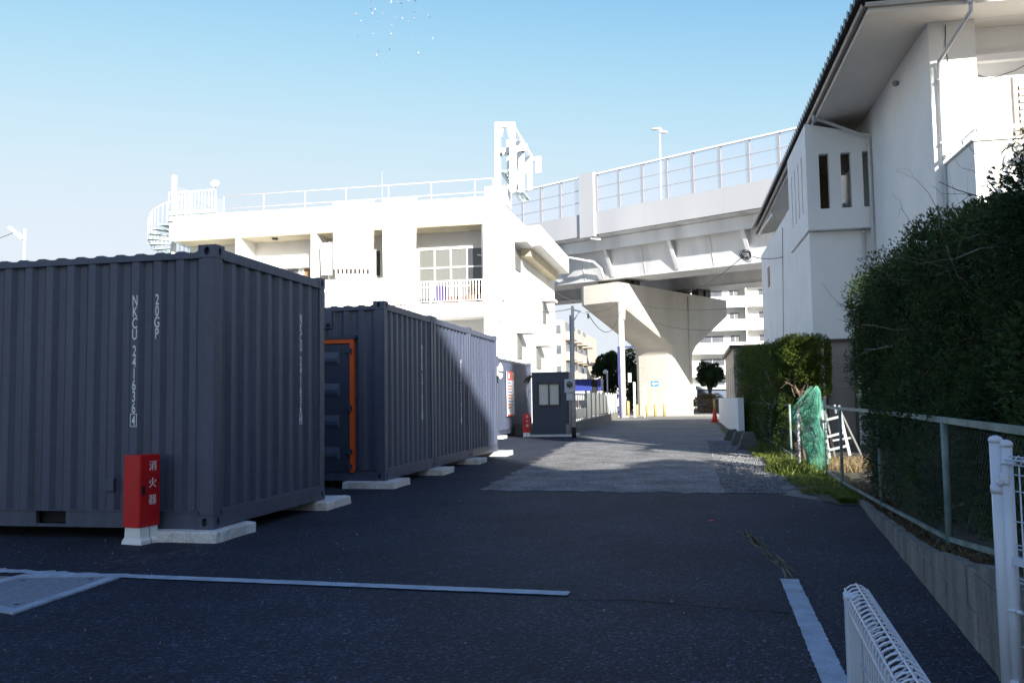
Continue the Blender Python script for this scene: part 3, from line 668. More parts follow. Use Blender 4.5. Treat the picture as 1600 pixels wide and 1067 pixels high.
# low fence
FZ=.70; f0=aY(1337,905,2.6); f1=aY(1425,1067,1.79)
dl=Vector((f1.x-f0.x,f1.y-f0.y,0)); dl.normalize()
A0=Vector((f0.x,f0.y,0)); t=thing('low_mesh_fence',A0,'low white mesh fence with rolled top in the bottom right corner','fence')
pp=aY(1331,932,2.52); MB().box((pp.x-.018,2.5,0),(pp.x+.018,2.54,pp.z-.004)).build('post','fence_white',t,bev=.003); MB().box((pp.x-.02,2.498,pp.z-.0035),(pp.x+.02,2.542,pp.z+.008)).build('post_cap','fence_white',t,bev=.003)
sn=Vector((-dl.y,dl.x,0)); nW=46; rr=.033
wire=MB()
prof=[(0,.04),(0,FZ-.10)]+[(rr*math.sin(a),FZ-.036-rr*math.cos(a)) for a in np.linspace(R(10),R(350),15)]
wire.tube([sn*x+Vector((0,0,z)) for x,z in prof],.0027,6)
wm=wire.mesh('wire','fence_white',True)
for k in range(nW): put('wire',wm,t,A0+dl*k*.042)
for z in (.12,.25,.38,.51,.62): MB().tube([A0+Vector((-.004,0,z)),A0+dl*nW*.042+Vector((-.004,0,z))],.0027,6).build('cross_wire','fence_white',t,True)
for a in (R(60),R(125),R(180),R(235),R(300)):
    o_=sn*(rr+.003)*math.sin(a)+Vector((0,0,FZ-.036-(rr+.003)*math.cos(a))); MB().tube([A0+o_,A0+dl*nW*.042+o_],.0027,6).build('cross_wire','fence_white',t,True)

# ------------------------------------------------------------------ hedges
def hedge_trunks(root,x0,x1,y0,y1,n,h,m='bark'):
    for i in range(n):
        y=y0+(y1-y0)*(i+.5)/n+rng.normal(0,.15); x=rng.uniform(x0,x1); b=MB()
        pts=[Vector((x,y,0))]; 
        for k in range(5): pts.append(pts[-1]+Vector((rng.normal(0,.09),rng.normal(0,.1),h/5)))
        b.tube(pts,[.06,.055,.048,.04,.03,.018],8)
        for k in range(9): 
            j=rng.integers(1,5); branchy(b,pts[j],Vector((rng.normal(0,.5),rng.normal(0,.8),rng.uniform(0,.6))),rng.uniform(.25,.55),.014,1,.5,5)
        b.build('trunk',m,root,True)
hb=thing('hedge',(2.5,10,0),'tall dark shaggy conifer hedge behind the green fence at right','hedge')
blobs=[]
for y in np.arange(4.6,13.05,.42):
    for x in (2.10,2.45):
        for z in np.arange(.45,2.95,.40):
            low = z<1.25
            if low and rng.random()<(.22 if x<2.3 else .12): continue
            if not low and rng.random()<.07: continue
            if y>12.7 and z>2.4: continue
            top = 2.60+.08*math.sin(y*1.7)+(.08 if x>2.3 else 0)-.15*max(0,y-11)
            rz=rng.uniform(.26,.40); zz=min(z+rng.normal(0,.07), top-rz*.8)
            blobs.append((x+rng.normal(0,.10),y+rng.normal(0,.13),zz,rng.uniform(.22,.34),rng.uniform(.20,.32),rz*1.15))
# loose fringes hanging over the fence
for y,z,s in ((6.3,.75,.30),(6.0,1.1,.35),(6.6,.45,.25),(7.2,1.25,.3),(7.9,.8,.28),(8.3,1.3,.33),(8.9,1.15,.3),(9.4,1.05,.26),(5.2,1.3,.4),(4.6,1.5,.4),(5.5,.7,.3),(11.2,1.35,.3),(12.2,1.45,.3)):
    blobs.append((1.95+rng.normal(0,.05),y,z,s*.8,s,s*1.25))
for y,z,w in ((6.25,.98,.2),(6.7,1.12,.22),(7.0,.75,.18),(7.5,1.1,.2),(8.0,1.0,.22),(8.5,1.15,.2),(8.9,.9,.16),(10.2,1.15,.2),(10.8,1.1,.2),(11.4,1.2,.18)):
    blobs.append((1.30+.047*y-.02+rng.normal(0,.03),y,z,w*.6,w*1.1,w*1.2))
blobs=[q for q in blobs if (q[0]-q[3]*.8)/q[1]>(.174 if q[2]<1.45 else .163)]
for y,z in ((6.0,.5),(6.15,.85),(6.0,1.2),(6.45,.65),(6.4,1.05),(6.75,.9),(6.9,1.25),(7.5,.75),(7.9,.5),(8.4,.7),(9.0,.6),(5.5,.9),(5.6,.5),(5.2,1.1)):
    blobs.append((1.62+.045*y+rng.normal(0,.04),y,z,.2,.27,.34))
def clip1(P):
    env=2.52+.07*np.sin(P[:,1]*1.9)+.05*np.sin(P[:,1]*5+1)+.24*np.clip((P[:,1]-6.5)/2.5,0,1)-.2*np.clip(P[:,1]-11,0,3); P[:,2]=np.minimum(P[:,2],env+rng.normal(0,.02,len(P))); return np.ones(len(P),bool)
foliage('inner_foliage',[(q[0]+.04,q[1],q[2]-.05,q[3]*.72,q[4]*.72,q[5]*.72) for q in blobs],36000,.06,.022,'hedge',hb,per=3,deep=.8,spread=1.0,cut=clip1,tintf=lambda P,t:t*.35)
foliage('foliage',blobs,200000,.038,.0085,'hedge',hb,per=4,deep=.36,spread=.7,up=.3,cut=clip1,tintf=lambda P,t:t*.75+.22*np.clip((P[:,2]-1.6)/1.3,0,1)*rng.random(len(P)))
hedge_trunks(hb,2.2,2.5,5,12.8,9,2.4)
for i in range(14):
    b=MB(); y=rng.uniform(5,9.8); branchy(b,(2.2,y,rng.uniform(1.2,2.2)),(rng.normal(-.2,.4),rng.normal(0,.7),rng.normal(.1,.4)),rng.uniform(.6,1.0),.012,2,.6,5); b.build('branch','bark',hb,True)
hb2=thing('clipped_hedge',(2,17.5,0),'clipped conifer hedge with a sunlit end beside the green net','hedge')
blobs=[]
for y in np.arange(17.35,35.5,.5):
    for x in (1.85,2.2):
        for z in np.arange(.9,2.3,.38):
            if z<1.3 and rng.random()<.35: continue
            if y<18.2 and z<1.55 : continue
            tz=.042*(y-17)*(z/2.2); blobs.append((x+rng.normal(0,.05),y+rng.normal(0,.1),min(z+rng.normal(0,.05),2.12)+tz,.30,.34,.28+.008*(y-17)))
for y in np.arange(18.5,36,.8): blobs.append((1.68,y+rng.normal(0,.2),rng.uniform(.35,.9),.2,.3,.45))
for y in np.arange(25,36,.5): blobs.append((1.55,y,.45,.2,.3,.5))
blobs+=[(2.25,17.2,2.08,.34,.34,.32),(1.95,17.15,2.1,.32,.34,.32),(2.32,17.25,1.75,.28,.34,.3),(2.12,17.2,1.72,.3,.3,.25),(2.36,17.3,1.42,.2,.3,.22),(1.98,17.5,1.5,.25,.2,.2),(1.72,17.6,1.05,.15,.2,.30),(1.78,17.4,.75,.13,.18,.18)]
def clip(P):
    P[:,2]=np.minimum(P[:,2],2.36+.042*(P[:,1]-17)+.03*np.sin(P[:,1]*3)+rng.normal(0,.012,len(P))); P[:,1]=np.maximum(P[:,1],16.92+rng.normal(0,.03,len(P)))
    P[:,0]=np.clip(P[:,0],1.58+rng.normal(0,.02,len(P)),2.5); return np.ones(len(P),bool)
foliage('foliage',blobs,80000,.05,.011,'hedge2',hb2,per=4,deep=.4,spread=.7,cut=clip,up=.3)
foliage('foliage',[q for q in blobs if q[1]<18.9],34000,.045,.010,'hedge2',hb2,per=4,deep=.5,spread=.8,cut=clip,up=.3)
hedge_trunks(hb2,1.85,2.2,18.5,35,7,1.7)
b=MB(); b.tube([(2.02,17.5,0),(2.0,17.45,.5),(1.92,17.4,.95),(1.98,17.35,1.2),(1.86,17.3,1.45),(1.9,17.25,1.75)],[.045,.04,.032,.026,.02,.012],8)
for k in range(10): branchy(b,(1.9+.06*rng.normal(),17.3,rng.uniform(1.1,1.6)),(rng.normal(.2,.4),-.2,rng.uniform(.3,.9)),.26,.010,1,.5,5)
b.build('trunk',mat('pale_bark',(.20,.145,.105),.9,.3,9,.5,40),hb2,True)

# ------------------------------------------------------------------ green net, ladder, small yard things
t=thing('garden_net',(2.0,14.7,0),'green garden net draped over a post beside the stepladder','net')
def netsurf(sc,nu=54,nv=64,seed=1):
    V=[];r_=np.random.default_rng(seed)
    for j in range(nv+1):
        z=j/nv; 
        cx=float(np.interp(z,[0,.35,.62,.85,1],[1.93,1.84,1.76,1.83,1.90])); w=float(np.interp(z,[0,.2,.45,.65,.82,.95,1],[.10,.15,.17,.225,.155,.09,.035]))*sc
        for i in range(nu+1):
            u=i/nu*2*math.pi; k=1+.15*math.sin(3*u+z*7)+.10*math.sin(7*u-z*9)+.06*math.sin(15*u+z*5)+.08*math.sin(z*19+2*u)
            V.append((cx+w*k*math.cos(u)+.02*math.sin(z*9+u),14.75+w*.9*k*math.sin(u),.03+z*1.33+.03*math.sin(3*u)))
    F=[]
    for j in range(nv):
        for i in range(nu): a=j*(nu+1)+i; F.append((a,a+1,a+nu+2,a+nu+1))
    return MB().add(V,F)
o=netsurf(1).build('netting','net',t); w_=o.modifiers.new('wire','WIREFRAME'); w_.thickness=.005; w_.use_even_offset=False; w_.use_boundary=True
o=netsurf(.9,30,40,2).build('netting','net',t); w_=o.modifiers.new('wire','WIREFRAME'); w_.thickness=.008; w_.use_even_offset=False
MB().tube([(1.60,14.55,0),(1.60,14.55,1.0)],.022,8).build('post','poleconc',t,True)
b=MB()
for k in range(36): 
    a=rng.uniform(0,6.28); p=Vector((1.82+.12*math.cos(a)*.8,14.75+.14*math.sin(a),rng.uniform(.5,1.3))); branchy(b,p,unit(1)[0],.22,.006,0,.4,4)
b.build('dry_twigs','bark',t)
t=thing('stepladder',(2.3,15.6,0),'aluminium stepladder leaning behind the green fence','ladder')
lz=.16; yl=15.7
def lp(x,y,Yv=yl): return aY(x,y,Yv)
tops=[(1384-84,634),(1389-63,640)]
L0,L1=lp(1295,640),lp(1312,716); R0,R1=lp(1318,645),lp(1339,713)
for nme,(p,q) in (('rail',(lp(1284,640),lp(1296,716))),('rail',(lp(1311,640),lp(1328,712)))): MB().bar(p,q,.05,.03,(0,1,0)).build(nme,'alu',t,bev=.004)
for k,(xa,ya,xb,yb_) in enumerate(((1286,657,1315,650),(1290,683,1320,675),(1294,703,1325,696))):
    MB().bar(lp(xa,ya,yl-.05),lp(xb,yb_,yl-.05),.09,.04).build('step','alu',t,bev=.004)
for p,q in (((1313,642),(1347,713)),((1290,645),(1306,720))): MB().bar(lp(*p,yl+.12),lp(*q,yl+.45),.03,.045,(0,1,0)).build('rear_leg','alu',t,bev=.003)
MB().bar(lp(1301,688,yl+.33),lp(1334,683,yl+.33),.03,.03).build('brace','alu',t)
for p in ((1304,632),(1311,633)): MB().tube([lp(p[0],p[1],yl),lp(p[0]+2,p[1]+14,yl)],.02,8).build('rail_end','alu',t,True)
labs=['grey concrete foot block nearest the green fence','grey concrete foot block in the middle of the three on the verge','grey concrete foot block farthest along the verge']
for k,(x,y) in enumerate(((1170,703),(1157,696),(1144,688))):
    p=gr(x,y); b=MB(); w=.25; h=.42-.05*k
    b.prism([(p.x-w,p.y,.01),(p.x+w,p.y,.01),(p.x+w*.55,p.y,h),(p.x-w*.45,p.y,h*.96)],(0,.35,0)); tag(b.build('foot_block',mat('old_concrete',(.13,.125,.12),.95,.3,6,.6,40) if k==0 else bpy.data.materials['old_concrete'],bev=.03),labs[k],'concrete block','concrete foot blocks')
t=thing('traffic_cone',(.95,45,0),'red traffic cone with a yellow pole on the far verge','cone')
p=gr(1117,660); b=MB(); b.box((p.x-.2,p.y-.2,.014),(p.x+.2,p.y+.2,.05)); b.lathe([(.16,.05),(.13,.2),(.06,.62),(.05,.66)],(p.x,p.y,0),14); b.build('cone','cone',t,True)
MB().tube([(p.x,p.y,.66),(p.x,p.y,1.18)],.055,8).build('pole','yellow',t,True)
# grass and weeds on the verge
def blades(name,n,fn,h,m,label,w=.012):
    P=np.array([fn() for _ in range(n)]); d=np.c_[rng.normal(0,.45,(n,2)),np.ones(n)]; d/=np.linalg.norm(d,axis=1,keepdims=True)
    s=np.c_[rng.normal(size=(n,2)),np.zeros(n)]; s/=np.linalg.norm(s,axis=1,keepdims=True); L=h*rng.uniform(.4,1.4,(n,1)); ww=w*rng.uniform(.5,1.3,(n,1))
    bend=np.c_[rng.normal(0,.35,(n,2)),-.15*np.ones(n)]*L
    V=np.stack([P-s*ww*.5,P+s*ww*.5,P+d*L*.6+s*ww*.35,P+d*L*.6-s*ww*.35,P+d*L+bend],1).reshape(-1,3)
    i=np.arange(n)[:,None]*5; F=np.concatenate([i+np.array([[0,1,2]]),i+np.array([[0,2,3]]),i+np.array([[3,2,4]])])
    tt=np.repeat(np.clip(rng.normal(.5,.25,n),0,1),5); o=bpy.data.objects.new(name,fast_mesh(name,V,F,m,tt)); col.objects.link(o); return tag(o,label,'grass',kind='stuff')
cl=[(rng.uniform(1.2,1.95),10.6+25*rng.random()**1.6,rng.uniform(.1,.35)) for _ in range(120)]
def vpt():
    c=cl[rng.integers(len(cl))]; y=c[1]+rng.normal(0,c[2]); x=c[0]+rng.normal(0,c[2]*.7); lo=1.3 if y>11.5 else 1.6
    return (max(lo-.12*(y>18)*1-.2*(y>24),min(x,2.15)),max(10.55,y),.012)
blades('grass',26000,vpt,.075,'grass','short patchy grass and weeds on the verge beside the lane')
blades('tall_weed',1600,lambda:(1.55+rng.normal(0,.16),14.9+rng.normal(0,.3),.012),.2,'grass','bright tuft of weeds at the foot of the green net',.022)
def lpt():
    y=rng.uniform(3.8,12.5); return (wx(y)+.06+abs(rng.normal(0,.22)),y,wz(y)-.01)
MT['litter'] = leafmat('leaf_litter', (.05,.04,.022), (.16,.12,.07), .2)
blades('leaf_litter',5200,lpt,.06,'litter','dry leaf litter and weeds along the top of the block wall',.02)
blades('dry_grass',3500,lambda:(rng.uniform(2.0,2.9),rng.uniform(14.2,16.2),.05),.16,'drygrass','sunlit dry grass under the stepladder',.014)

# ------------------------------------------------------------------ house on the right
HR=R(1.1); HM=Matrix.Translation((4.17,16,0))@Matrix.Rotation(HR,4,'Z'); HI=HM.inverted()
house=thing('house',(4.17,16,0),'two storey pale rendered house with dark tiled roof, behind the tall hedge','house'); house.rotation_euler=(0,0,HR)
def hp(mb,name,m,parent=None,smooth=False,bev=0): return mb.xf(HM).build(name,m,parent or house,smooth,bev)
SZ=7.67
b=MB(); b.box((0,0,0),(.75,.449,SZ)); b.box((0,.45,0),(9,18.2,SZ)); b.box((.751,.30,7.02),(9,.449,7.14)); hp(b,'wall','render')
# lower wing and stair screen
b=MB(); b.box((-1.37,4.95,0),(-1.145,5.2,4.99)); b.box((-.455,4.95,0),(-.001,5.2,4.99)); b.box((-1.145,4.95,2.52),(-.455,5.2,4.99)); b.box((-1.37,5.2,0),(-.001,7.9,4.99)); b.box((-1.37,7.901,0),(-.001,16.2,6.25)); hp(b,'wing_wall','render')
d_=hp(MB().box((-1.09,5.02,.05),(-.51,5.06,2.46)),'door','door')
b=MB(); b.box((-1.144,4.93,.05),(-1.09,5.08,2.519)); b.box((-.51,4.93,.05),(-.456,5.08,2.519)); b.box((-1.09,4.93,2.46),(-.51,5.08,2.519)); hp(b,'door_frame','bronze',d_)
b=MB(); b.tube([(-1.03,5.02,1.25),(-1.03,4.965,1.25)],.018,8); b.lathe([(.02,-.02),(.03,0),(.02,.02)],(-1.03,4.96,1.25),10); hp(b,'door_knob','alu',d_,True)
z0,z1,s0,s1=5.0,7.12,5.47,6.74
b=MB(); us=[(-1.42,-1.14),(-.925,-.67),(-.45,-.20),(-.03,-.001)]
for a,c_ in us: b.box((a,4.70,z0),(c_,4.88,z1))
for (a,c_),(e,f) in zip(us,us[1:]): b.box((c_,4.70,z0),(e,4.88,s0)); b.box((c_,4.70,s1),(e,4.88,z1))
b.prism([(-1.42,4.70,z1+.001),(-.001,4.70,z1+.001),(-1.42,4.70,z1+.34)],(0,.18,0))
vs_=[(4.881,5.35),(5.50,5.95),(6.10,6.55),(6.70,7.15),(7.30,7.9)]
for a,c_ in vs_: b.box((-1.42,a,z0),(-1.24,c_,z1+.33))
for (a,c_),(e,f) in zip(vs_,vs_[1:]): b.box((-1.42,c_,z0),(-1.24,e,s0+.05)); b.box((-1.42,c_,s1+.12),(-1.24,e,z1+.33))
hp(b,'stair_screen','render'); hp(MB().box((-1.24,4.881,z0),(-.001,7.9,z0+.12)),'landing','concrete')
hp(MB().box((-1.2,7.75,5.12),(-.3,7.88,7.2)),'landing_door','wood'); hp(MB().box((-1.23,4.9,6.95),(-.002,7.74,7.05)),'landing_ceiling','wood')
hp(MB().box((-1.39,13.6,4.85),(-1.368,14.1,5.5)),'small_window','wood')
# soffit, fascia, roof
EU,EV=-1.17,-1.05; VB=18.9; SW=SZ
SZ=SW-.15
b=MB(); b.prism([(EU,EV,SZ),(0,0,SW),(0,VB,SW),(EU,VB,SZ)],(0,0,.04)); b.prism([(EU,EV,SZ+.0005),(9.6,EV,SZ+.0005),(9.6,0,SW+.0005),(0,0,SW+.0005)],(0,0,.04)); b.box((.751,0.001,SW-.001),(9.6,.449,SW+.03)); hp(b,'soffit','soffit')
b=MB(); b.box((EU-.04,EV-.04,SZ-.03),(EU-.001,VB,SZ+.14)); b.box((EU-.001,EV-.04,SZ-.03),(9.6,EV-.001,SZ+.14)); hp(b,'fascia_board','soffit')
b=MB(); rise=.42; UR=4.2; rz=SZ+.14+rise*(UR-EU)
b.quad((EU-.1,EV-.1,SZ+.15),(EU-.1,VB+.1,SZ+.15),(UR,VB-UR+EU,rz),(UR,EV+UR-EU,rz)); b.quad((EU-.1,EV-.1,SZ+.15),(9.7,EV-.1,SZ+.15),(9.7-(UR-EU),EV+UR-EU,rz) if 9.7-(UR-EU)>UR else (UR,EV+UR-EU,rz),(UR,EV+UR-EU,rz))
b.quad((9.7,EV-.1,SZ+.15),(9.7,VB+.1,SZ+.15),(UR,VB-UR+EU,rz),(UR,EV+UR-EU,rz)); b.quad((EU-.1,VB+.1,SZ+.15),(9.7,VB+.1,SZ+.15),(UR,VB-UR+EU,rz),(UR,VB-UR+EU,rz-.001)); rf=hp(b,'roof','tile')
# eave tiles: an arched cover with a round end over a pan
tl=MB(); arc=[(.075*math.cos(a),.075*math.sin(a)) for a in np.linspace(0,math.pi,9)]
for i in range(8):
    (x0,q0),(x1,q1)=arc[i],arc[i+1]; tl.quad((-.14,x0,q0),(-.14,x1,q1),(.32,x1,q1+.19),(.32,x0,q0+.19))
tl.f.append(tuple(range(len(tl.v),len(tl.v)+12))); tl.v += [(-.145,.088*math.cos(a),.022+.088*math.sin(a)) for a in np.linspace(0,2*math.pi,13)[:-1]]
tl.prism([(-.13,-.145,-.03),(-.13,.145,-.03),(-.13,.145,0),(-.13,-.145,0)],(.46,0,.2))
tm=tl.mesh('roof_tile','tile')
for k in range(int((VB-EV)/.29)+1): 
    o=put('roof_tile',tm,None,HM@Vector((EU-.10,EV+k*.29,SZ+.19)),HR); par(o,rf)
for k in range(38):
    o=put('roof_tile',tm,None,HM@Vector((EU+.0+k*.29,EV-.10,SZ+.19)),HR+R(90)); par(o,rf)
hp(MB().lathe([(.05,-.1),(.14,-.06),(.15,.05),(.1,.14),(.03,.17)],(EU-.06,EV-.06,SZ+.30),12),'ridge_end_tile','tile',rf,True)
b=MB(); b.tube([(EU+1.5-2.7*0,EV+1.5,SZ+.9),(EU-.02,EV-.02,SZ+.30)],.10,8); hp(b,'hip_tile','tile',rf,True)
def gutter(p,q,side):
    b=MB(); p=Vector(p);q=Vector(q); s=Vector(side); ar=[(math.cos(a)*.055,math.sin(a)*.055) for a in np.linspace(math.pi,2*math.pi,7)]
    for (x0,y0),(x1,y1) in zip(ar,ar[1:]):
        for k in (1,.88): 
            b.quad(p+s*x0*k+Vector((0,0,y0*k)),p+s*x1*k+Vector((0,0,y1*k)),q+s*x1*k+Vector((0,0,y1*k)),q+s*x0*k+Vector((0,0,y0*k)))
    return b
hp(gutter((EU-.10,EV-.1,SZ+.10),(EU-.10,VB,SZ+.06),(1,0,0)),'eave_gutter','gutter'); hp(gutter((EU-.1,EV-.10,SZ+.10),(9.7,EV-.10,SZ+.10),(0,1,0)),'front_gutter','lgrey')
def lpipe(pts,r,name='downpipe',m='pipe'): return hp(MB().tube(pts,r,10),name,m,None,True)
gx=.33
hp(MB().box((gx-.07,EV-.17,SZ-.06),(gx+.07,EV-.03,SZ+.12)),'hopper','pipe',bev=.02)
lpipe([(gx,EV-.1,SZ-.05),(gx,EV-.1,SZ-.18),(.13,-.07,6.95),(.13,-.07,6.75),(.13,-.07,.2)],.034)
for z in (6.6,5.5,4.4): hp(MB().box((.08,-.11,z),(.18,-.001,z+.03)),'pipe_clip','pipe')
lpipe([(EU-.1,4.35,SZ+.03),(EU-.1,4.38,SZ-.12),(EU-.06,4.45,7.5),(-.09,4.63,7.04),(-.06,4.63,6.9),(-.06,4.63,.3)],.038)
lpipe([(-.20,4.89,4.92),(-.20,4.89,.3)],.036); hp(MB().lathe([(.055,0),(.055,.06)],(-.20,4.89,4.90),10),'pipe_collar','pipe',None,True)
lpipe([(EU-.1,VB-.3,SZ+.03),(EU-.1,VB-.35,SZ-.15),(-1.40,12.0,6.9),(-1.40,11.5,6.7)],.04)
lpipe([(-1.4,9.6,6.0),(-1.41,10.6,1.0)],.008,'cable','cable')
# small lamp and wires under the eave
hp(MB().lathe([(.02,-.05),(.06,-.02),(.06,.04),(.03,.06)],(-.06,2.1,7.35),10),'eave_lamp','grey',None,True)
lpipe([(.28,-.012,7.6),(.26,-.012,7.2),(.29,-.012,6.95)],.007,'cable','cable')
lpipe([(.76,.44,6.88),(1.1,.42,6.74),(1.5,.42,6.85),(2.0,.40,7.1)],.007,'cable','cable')
# window with wood frame on the front, balcony
w_=hp(MB().box((1.45,.40,5.3),(2.4,.449,6.75)),'window',mat('window_wood',(.30,.26,.24),.6,.1,4)); hp(MB().box((1.53,.39,5.4),(2.3,.3999,6.65)),'pane','curtain',w_)
for k in range(10): hp(MB().box((1.535,.372,5.42+k*.12),(2.29,.389,5.48+k*.12)),'louvre_slat',bpy.data.materials['window_wood'],w_)
BT=5.12
b=MB(); b.box((.16,-1.5,2.6),(.30,-.001,BT)); b.box((.301,-1.5,2.6),(6,-1.36,BT)); b.box((.301,-1.36,2.6),(6,-.001,2.75)); bc=hp(b,'balcony','render')
hp(MB().box((.13,-1.53,BT+.001),(6,-1.33,BT+.04)),'coping','concrete',bc); hp(MB().box((.13,-1.329,BT+.001),(.33,-.002,BT+.04)),'coping','concrete',bc)
hp(MB().bar((.23,-.1,BT+.22),(.23,-1.43,BT+.22),.05,.05),'handrail','alu',bc); hp(MB().bar((.23,-1.43,BT+.22),(6,-1.43,BT+.22),.05,.05),'handrail','alu',bc)
for p in ((.23,-.12),(.23,-.75),(.23,-1.42),(1.0,-1.43),(1.8,-1.43)): hp(MB().tube([(*p,BT+.04),(*p,BT+.2)],.014,8),'rail_post','alu',bc,True)

# ------------------------------------------------------------------ white building
BX=-8.95; BY=40.0
wb=thing('white_building',(BX,BY,0),'sunlit white three storey building with corrugated cladding behind the containers','building')
ax=lambda px,y=400: aY(px,y,BY).x
az=lambda py,px=700,Y_=BY: aY(px,py,Y_).z
zs=9.68
MB().box((-26,41.6,0),(BX,57.6,zs)).build('wall','white',wb)
MB().box((-26.2,BY,zs+.001),(BX,57.6,10.97)).build('parapet','white',wb,bev=.03)
MB().box((-26,40.05,5.25),(BX-.66,41.599,5.95)).build('balcony_slab','white',wb); MB().box((-26,40.05,1.9),(BX-.66,41.599,2.5)).build('balcony_slab','white',wb)
MB().box((-25.9,BY+.05,zs-.03),(BX-.66,41.59,zs-.002)).build('soffit','cream',wb)
MB().box((BX-.655,BY+.002,0),(BX-.001,41.599,zs)).build('pier','white',wb)
MB().tube([(BX-.72,40.2,5.96),(BX-.72,40.2,zs)],.05,8).build('downpipe','white2',wb,True)
for x in (-22.5,-18.4): MB().box((x,40.06,0),(x+.3,41.599,zs)).build('pier','white',wb)
MB().box((-25.9,41.2,8.2),(-16.0,41.599,8.75)).build('lintel','white',wb)
MB().lathe([(.05,0),(.16,.02),(.16,.1)],(ax(421,380),40.6,zs-.12),12).build('ceiling_lamp','bronze',wb,True)
# loggia windows
def window(x0,x1,z0,z1,cols,rows,m='curtain',y=41.599,fr='white2'):
    f=.07; b=MB(); dx=(x1-x0-f)/cols; dz=(z1-z0-f)/rows
    for i in range(cols+1): b.box((x0+i*dx,y-.09,z0),(x0+i*dx+f,y-.001,z1))
    for j in range(rows+1):
        for i in range(cols): b.box((x0+i*dx+f,y-.085,z0+j*dz),(x0+(i+1)*dx,y-.001,z0+j*dz+f))
    w=b.build('window',fr,wb)
    for i in range(cols):
        for j in range(rows): MB().box((x0+i*dx+f,y-.03-.015*(i%2),z0+j*dz+f),(x0+(i+1)*dx,y-.002,z0+(j+1)*dz)).build('pane',m if not(i==cols-1 and cols>3) else 'window',w)
wx0=aY(654,420,41.6).x; wx1=aY(757,420,41.6).x; window(wx0,wx1,5.96,az(388,700,41.6),4,3)
window(aY(408,410,41.6).x,aY(470,410,41.6).x,5.96,az(402,440,41.6),3,2); window(aY(474,410,41.6).x,aY(500,410,41.6).x,5.96,az(404,490,41.6),2,2,'brown')
window(aY(586,410,41.6).x,aY(597,410,41.6).x,6.2,az(390,590,41.6),1,2,'window')
MB().bar((wx1-.3,41.4,az(398,750,41.4)),(wx1+.5,41.2,az(402,760,41.2)),.04,.06).build('laundry_arm','wmetal',wb)
# balcony railing
x0,x1=ax(640,470),ax(762,470); n=27
MB().box((x0,40.06,6.98),(x1,40.10,7.03)).build('handrail','white2',wb); MB().box((x0,40.06,6.02),(x1,40.10,6.06)).build('bottom_rail','white2',wb)
bm=MB().box((-.02,40.065,6.06),(.02,40.095,6.98)).mesh('baluster','white2')
for i in range(n+1): put('baluster',bm,wb,(x0+(x1-x0)*i/n,0,0))
for px in (672,718): MB().box((ax(px,460)-.05,40.055,5.95),(ax(px,460)+.05,40.105,7.05)).build('rail_post','white2',wb)
MB().box((ax(676,460),40.4,6.1),(ax(693,460),40.44,6.82)).build('hanging_towel','violet',wb)
for px,w,h,m in ((700,.6,.35,'terracotta'),(716,.5,.3,'terracotta'),(735,.7,.4,'brown'),(748,.5,.42,'terracotta')):
    p=ax(px,465); b=MB(); b.prism([(p-w/2*.85,40.45,5.96),(p+w/2*.85,40.45,5.96),(p+w/2,40.45,5.96+h),(p-w/2,40.45,5.96+h)],(0,.35,0)); tag(b.build('planter',m),{700:'terracotta planter by the violet towel on the white balcony',716:'small terracotta planter in the middle of the white balcony',735:'dark brown planter near the right of the white balcony',748:'terracotta planter at the right end of the white balcony'}[px],'planter','planters on the white balcony')
p=ax(736,455); foliage('plant',[(p,40.62,6.6,.28,.15,.28),(p+.2,40.62,6.45,.2,.12,.2)],500,.10,.04,'drygrass',wb)
# corrugated cladding sheets hung on the front
def cladding(pts,pitch=.30,dep=.05,y=BY-.06):
    """pts: bottom-left, bottom-right, top-right, top-left as (x,z)"""
    (a,b0),(c_,d0),(e,f0),(g_,h0)=pts; n=max(3,int((c_-a)/pitch)); b=MB(); prev=None
    for i in range(n):
        for fr,dp in ((0,0),(.42,0),(.5,dep),(.92,dep),(1,0)):
            u=(i+fr)/n; cur=((a+(c_-a)*u,y+dp,b0+(d0-b0)*u),(g_+(e-g_)*u,y+dp,h0+(f0-h0)*u))
            if prev: b.quad(prev[0],cur[0],cur[1],prev[1])
            prev=cur
    return b
def clad(quad_px):
    q=[aY(x,y,BY-.06) for x,y in quad_px]; n=max(1,round((q[1].x-q[0].x)/.62)); g_=.003/max(.1,(q[1].x-q[0].x))
    for i in range(n):
        u0,u1=i/n+g_,(i+1)/n-g_; L=lambda a,b_,u:(a.x+(b_.x-a.x)*u,a.z+(b_.z-a.z)*u)
        cladding([L(q[0],q[1],u0),L(q[0],q[1],u1),L(q[3],q[2],u1),L(q[3],q[2],u0)],.2,.06).build('cladding_sheet','white2',wb)
    cladding([(v.x,v.z) for v in q],9,.0,BY-.002).build('cladding_backing',mat('joint_grey',(.30,.30,.29),.9,.1),wb)
clad([(521,421),(583,419),(585,312),(520,316)]); clad([(599,478),(648,474),(652,308),(597,311)])
clad([(508,505),(600,505),(600,434),(508,437)]); clad([(502,430),(519,430),(519,378),(500,380)]); clad([(601,505),(636,505),(641,479),(600,482)])
for k in range(8):
    px=528+k*6.6; q=aY(px,421+.2*k,BY-.07); MB().box((q.x-.06,BY-.03,q.z-.28),(q.x+.06,BY+.02,q.z+.05)).build('vent_slot','bronze',wb)
    q=aY(px,431,BY-.07); MB().box((q.x-.07,BY-.05,q.z-.17),(q.x+.07,BY+.02,q.z+.1)).build('vent_flap','greenstep',wb)
MB().box((ax(524,430),BY-.025,az(434,550)),(ax(582,430),BY+.0,az(418,550))).build('vent_band','white2',wb)
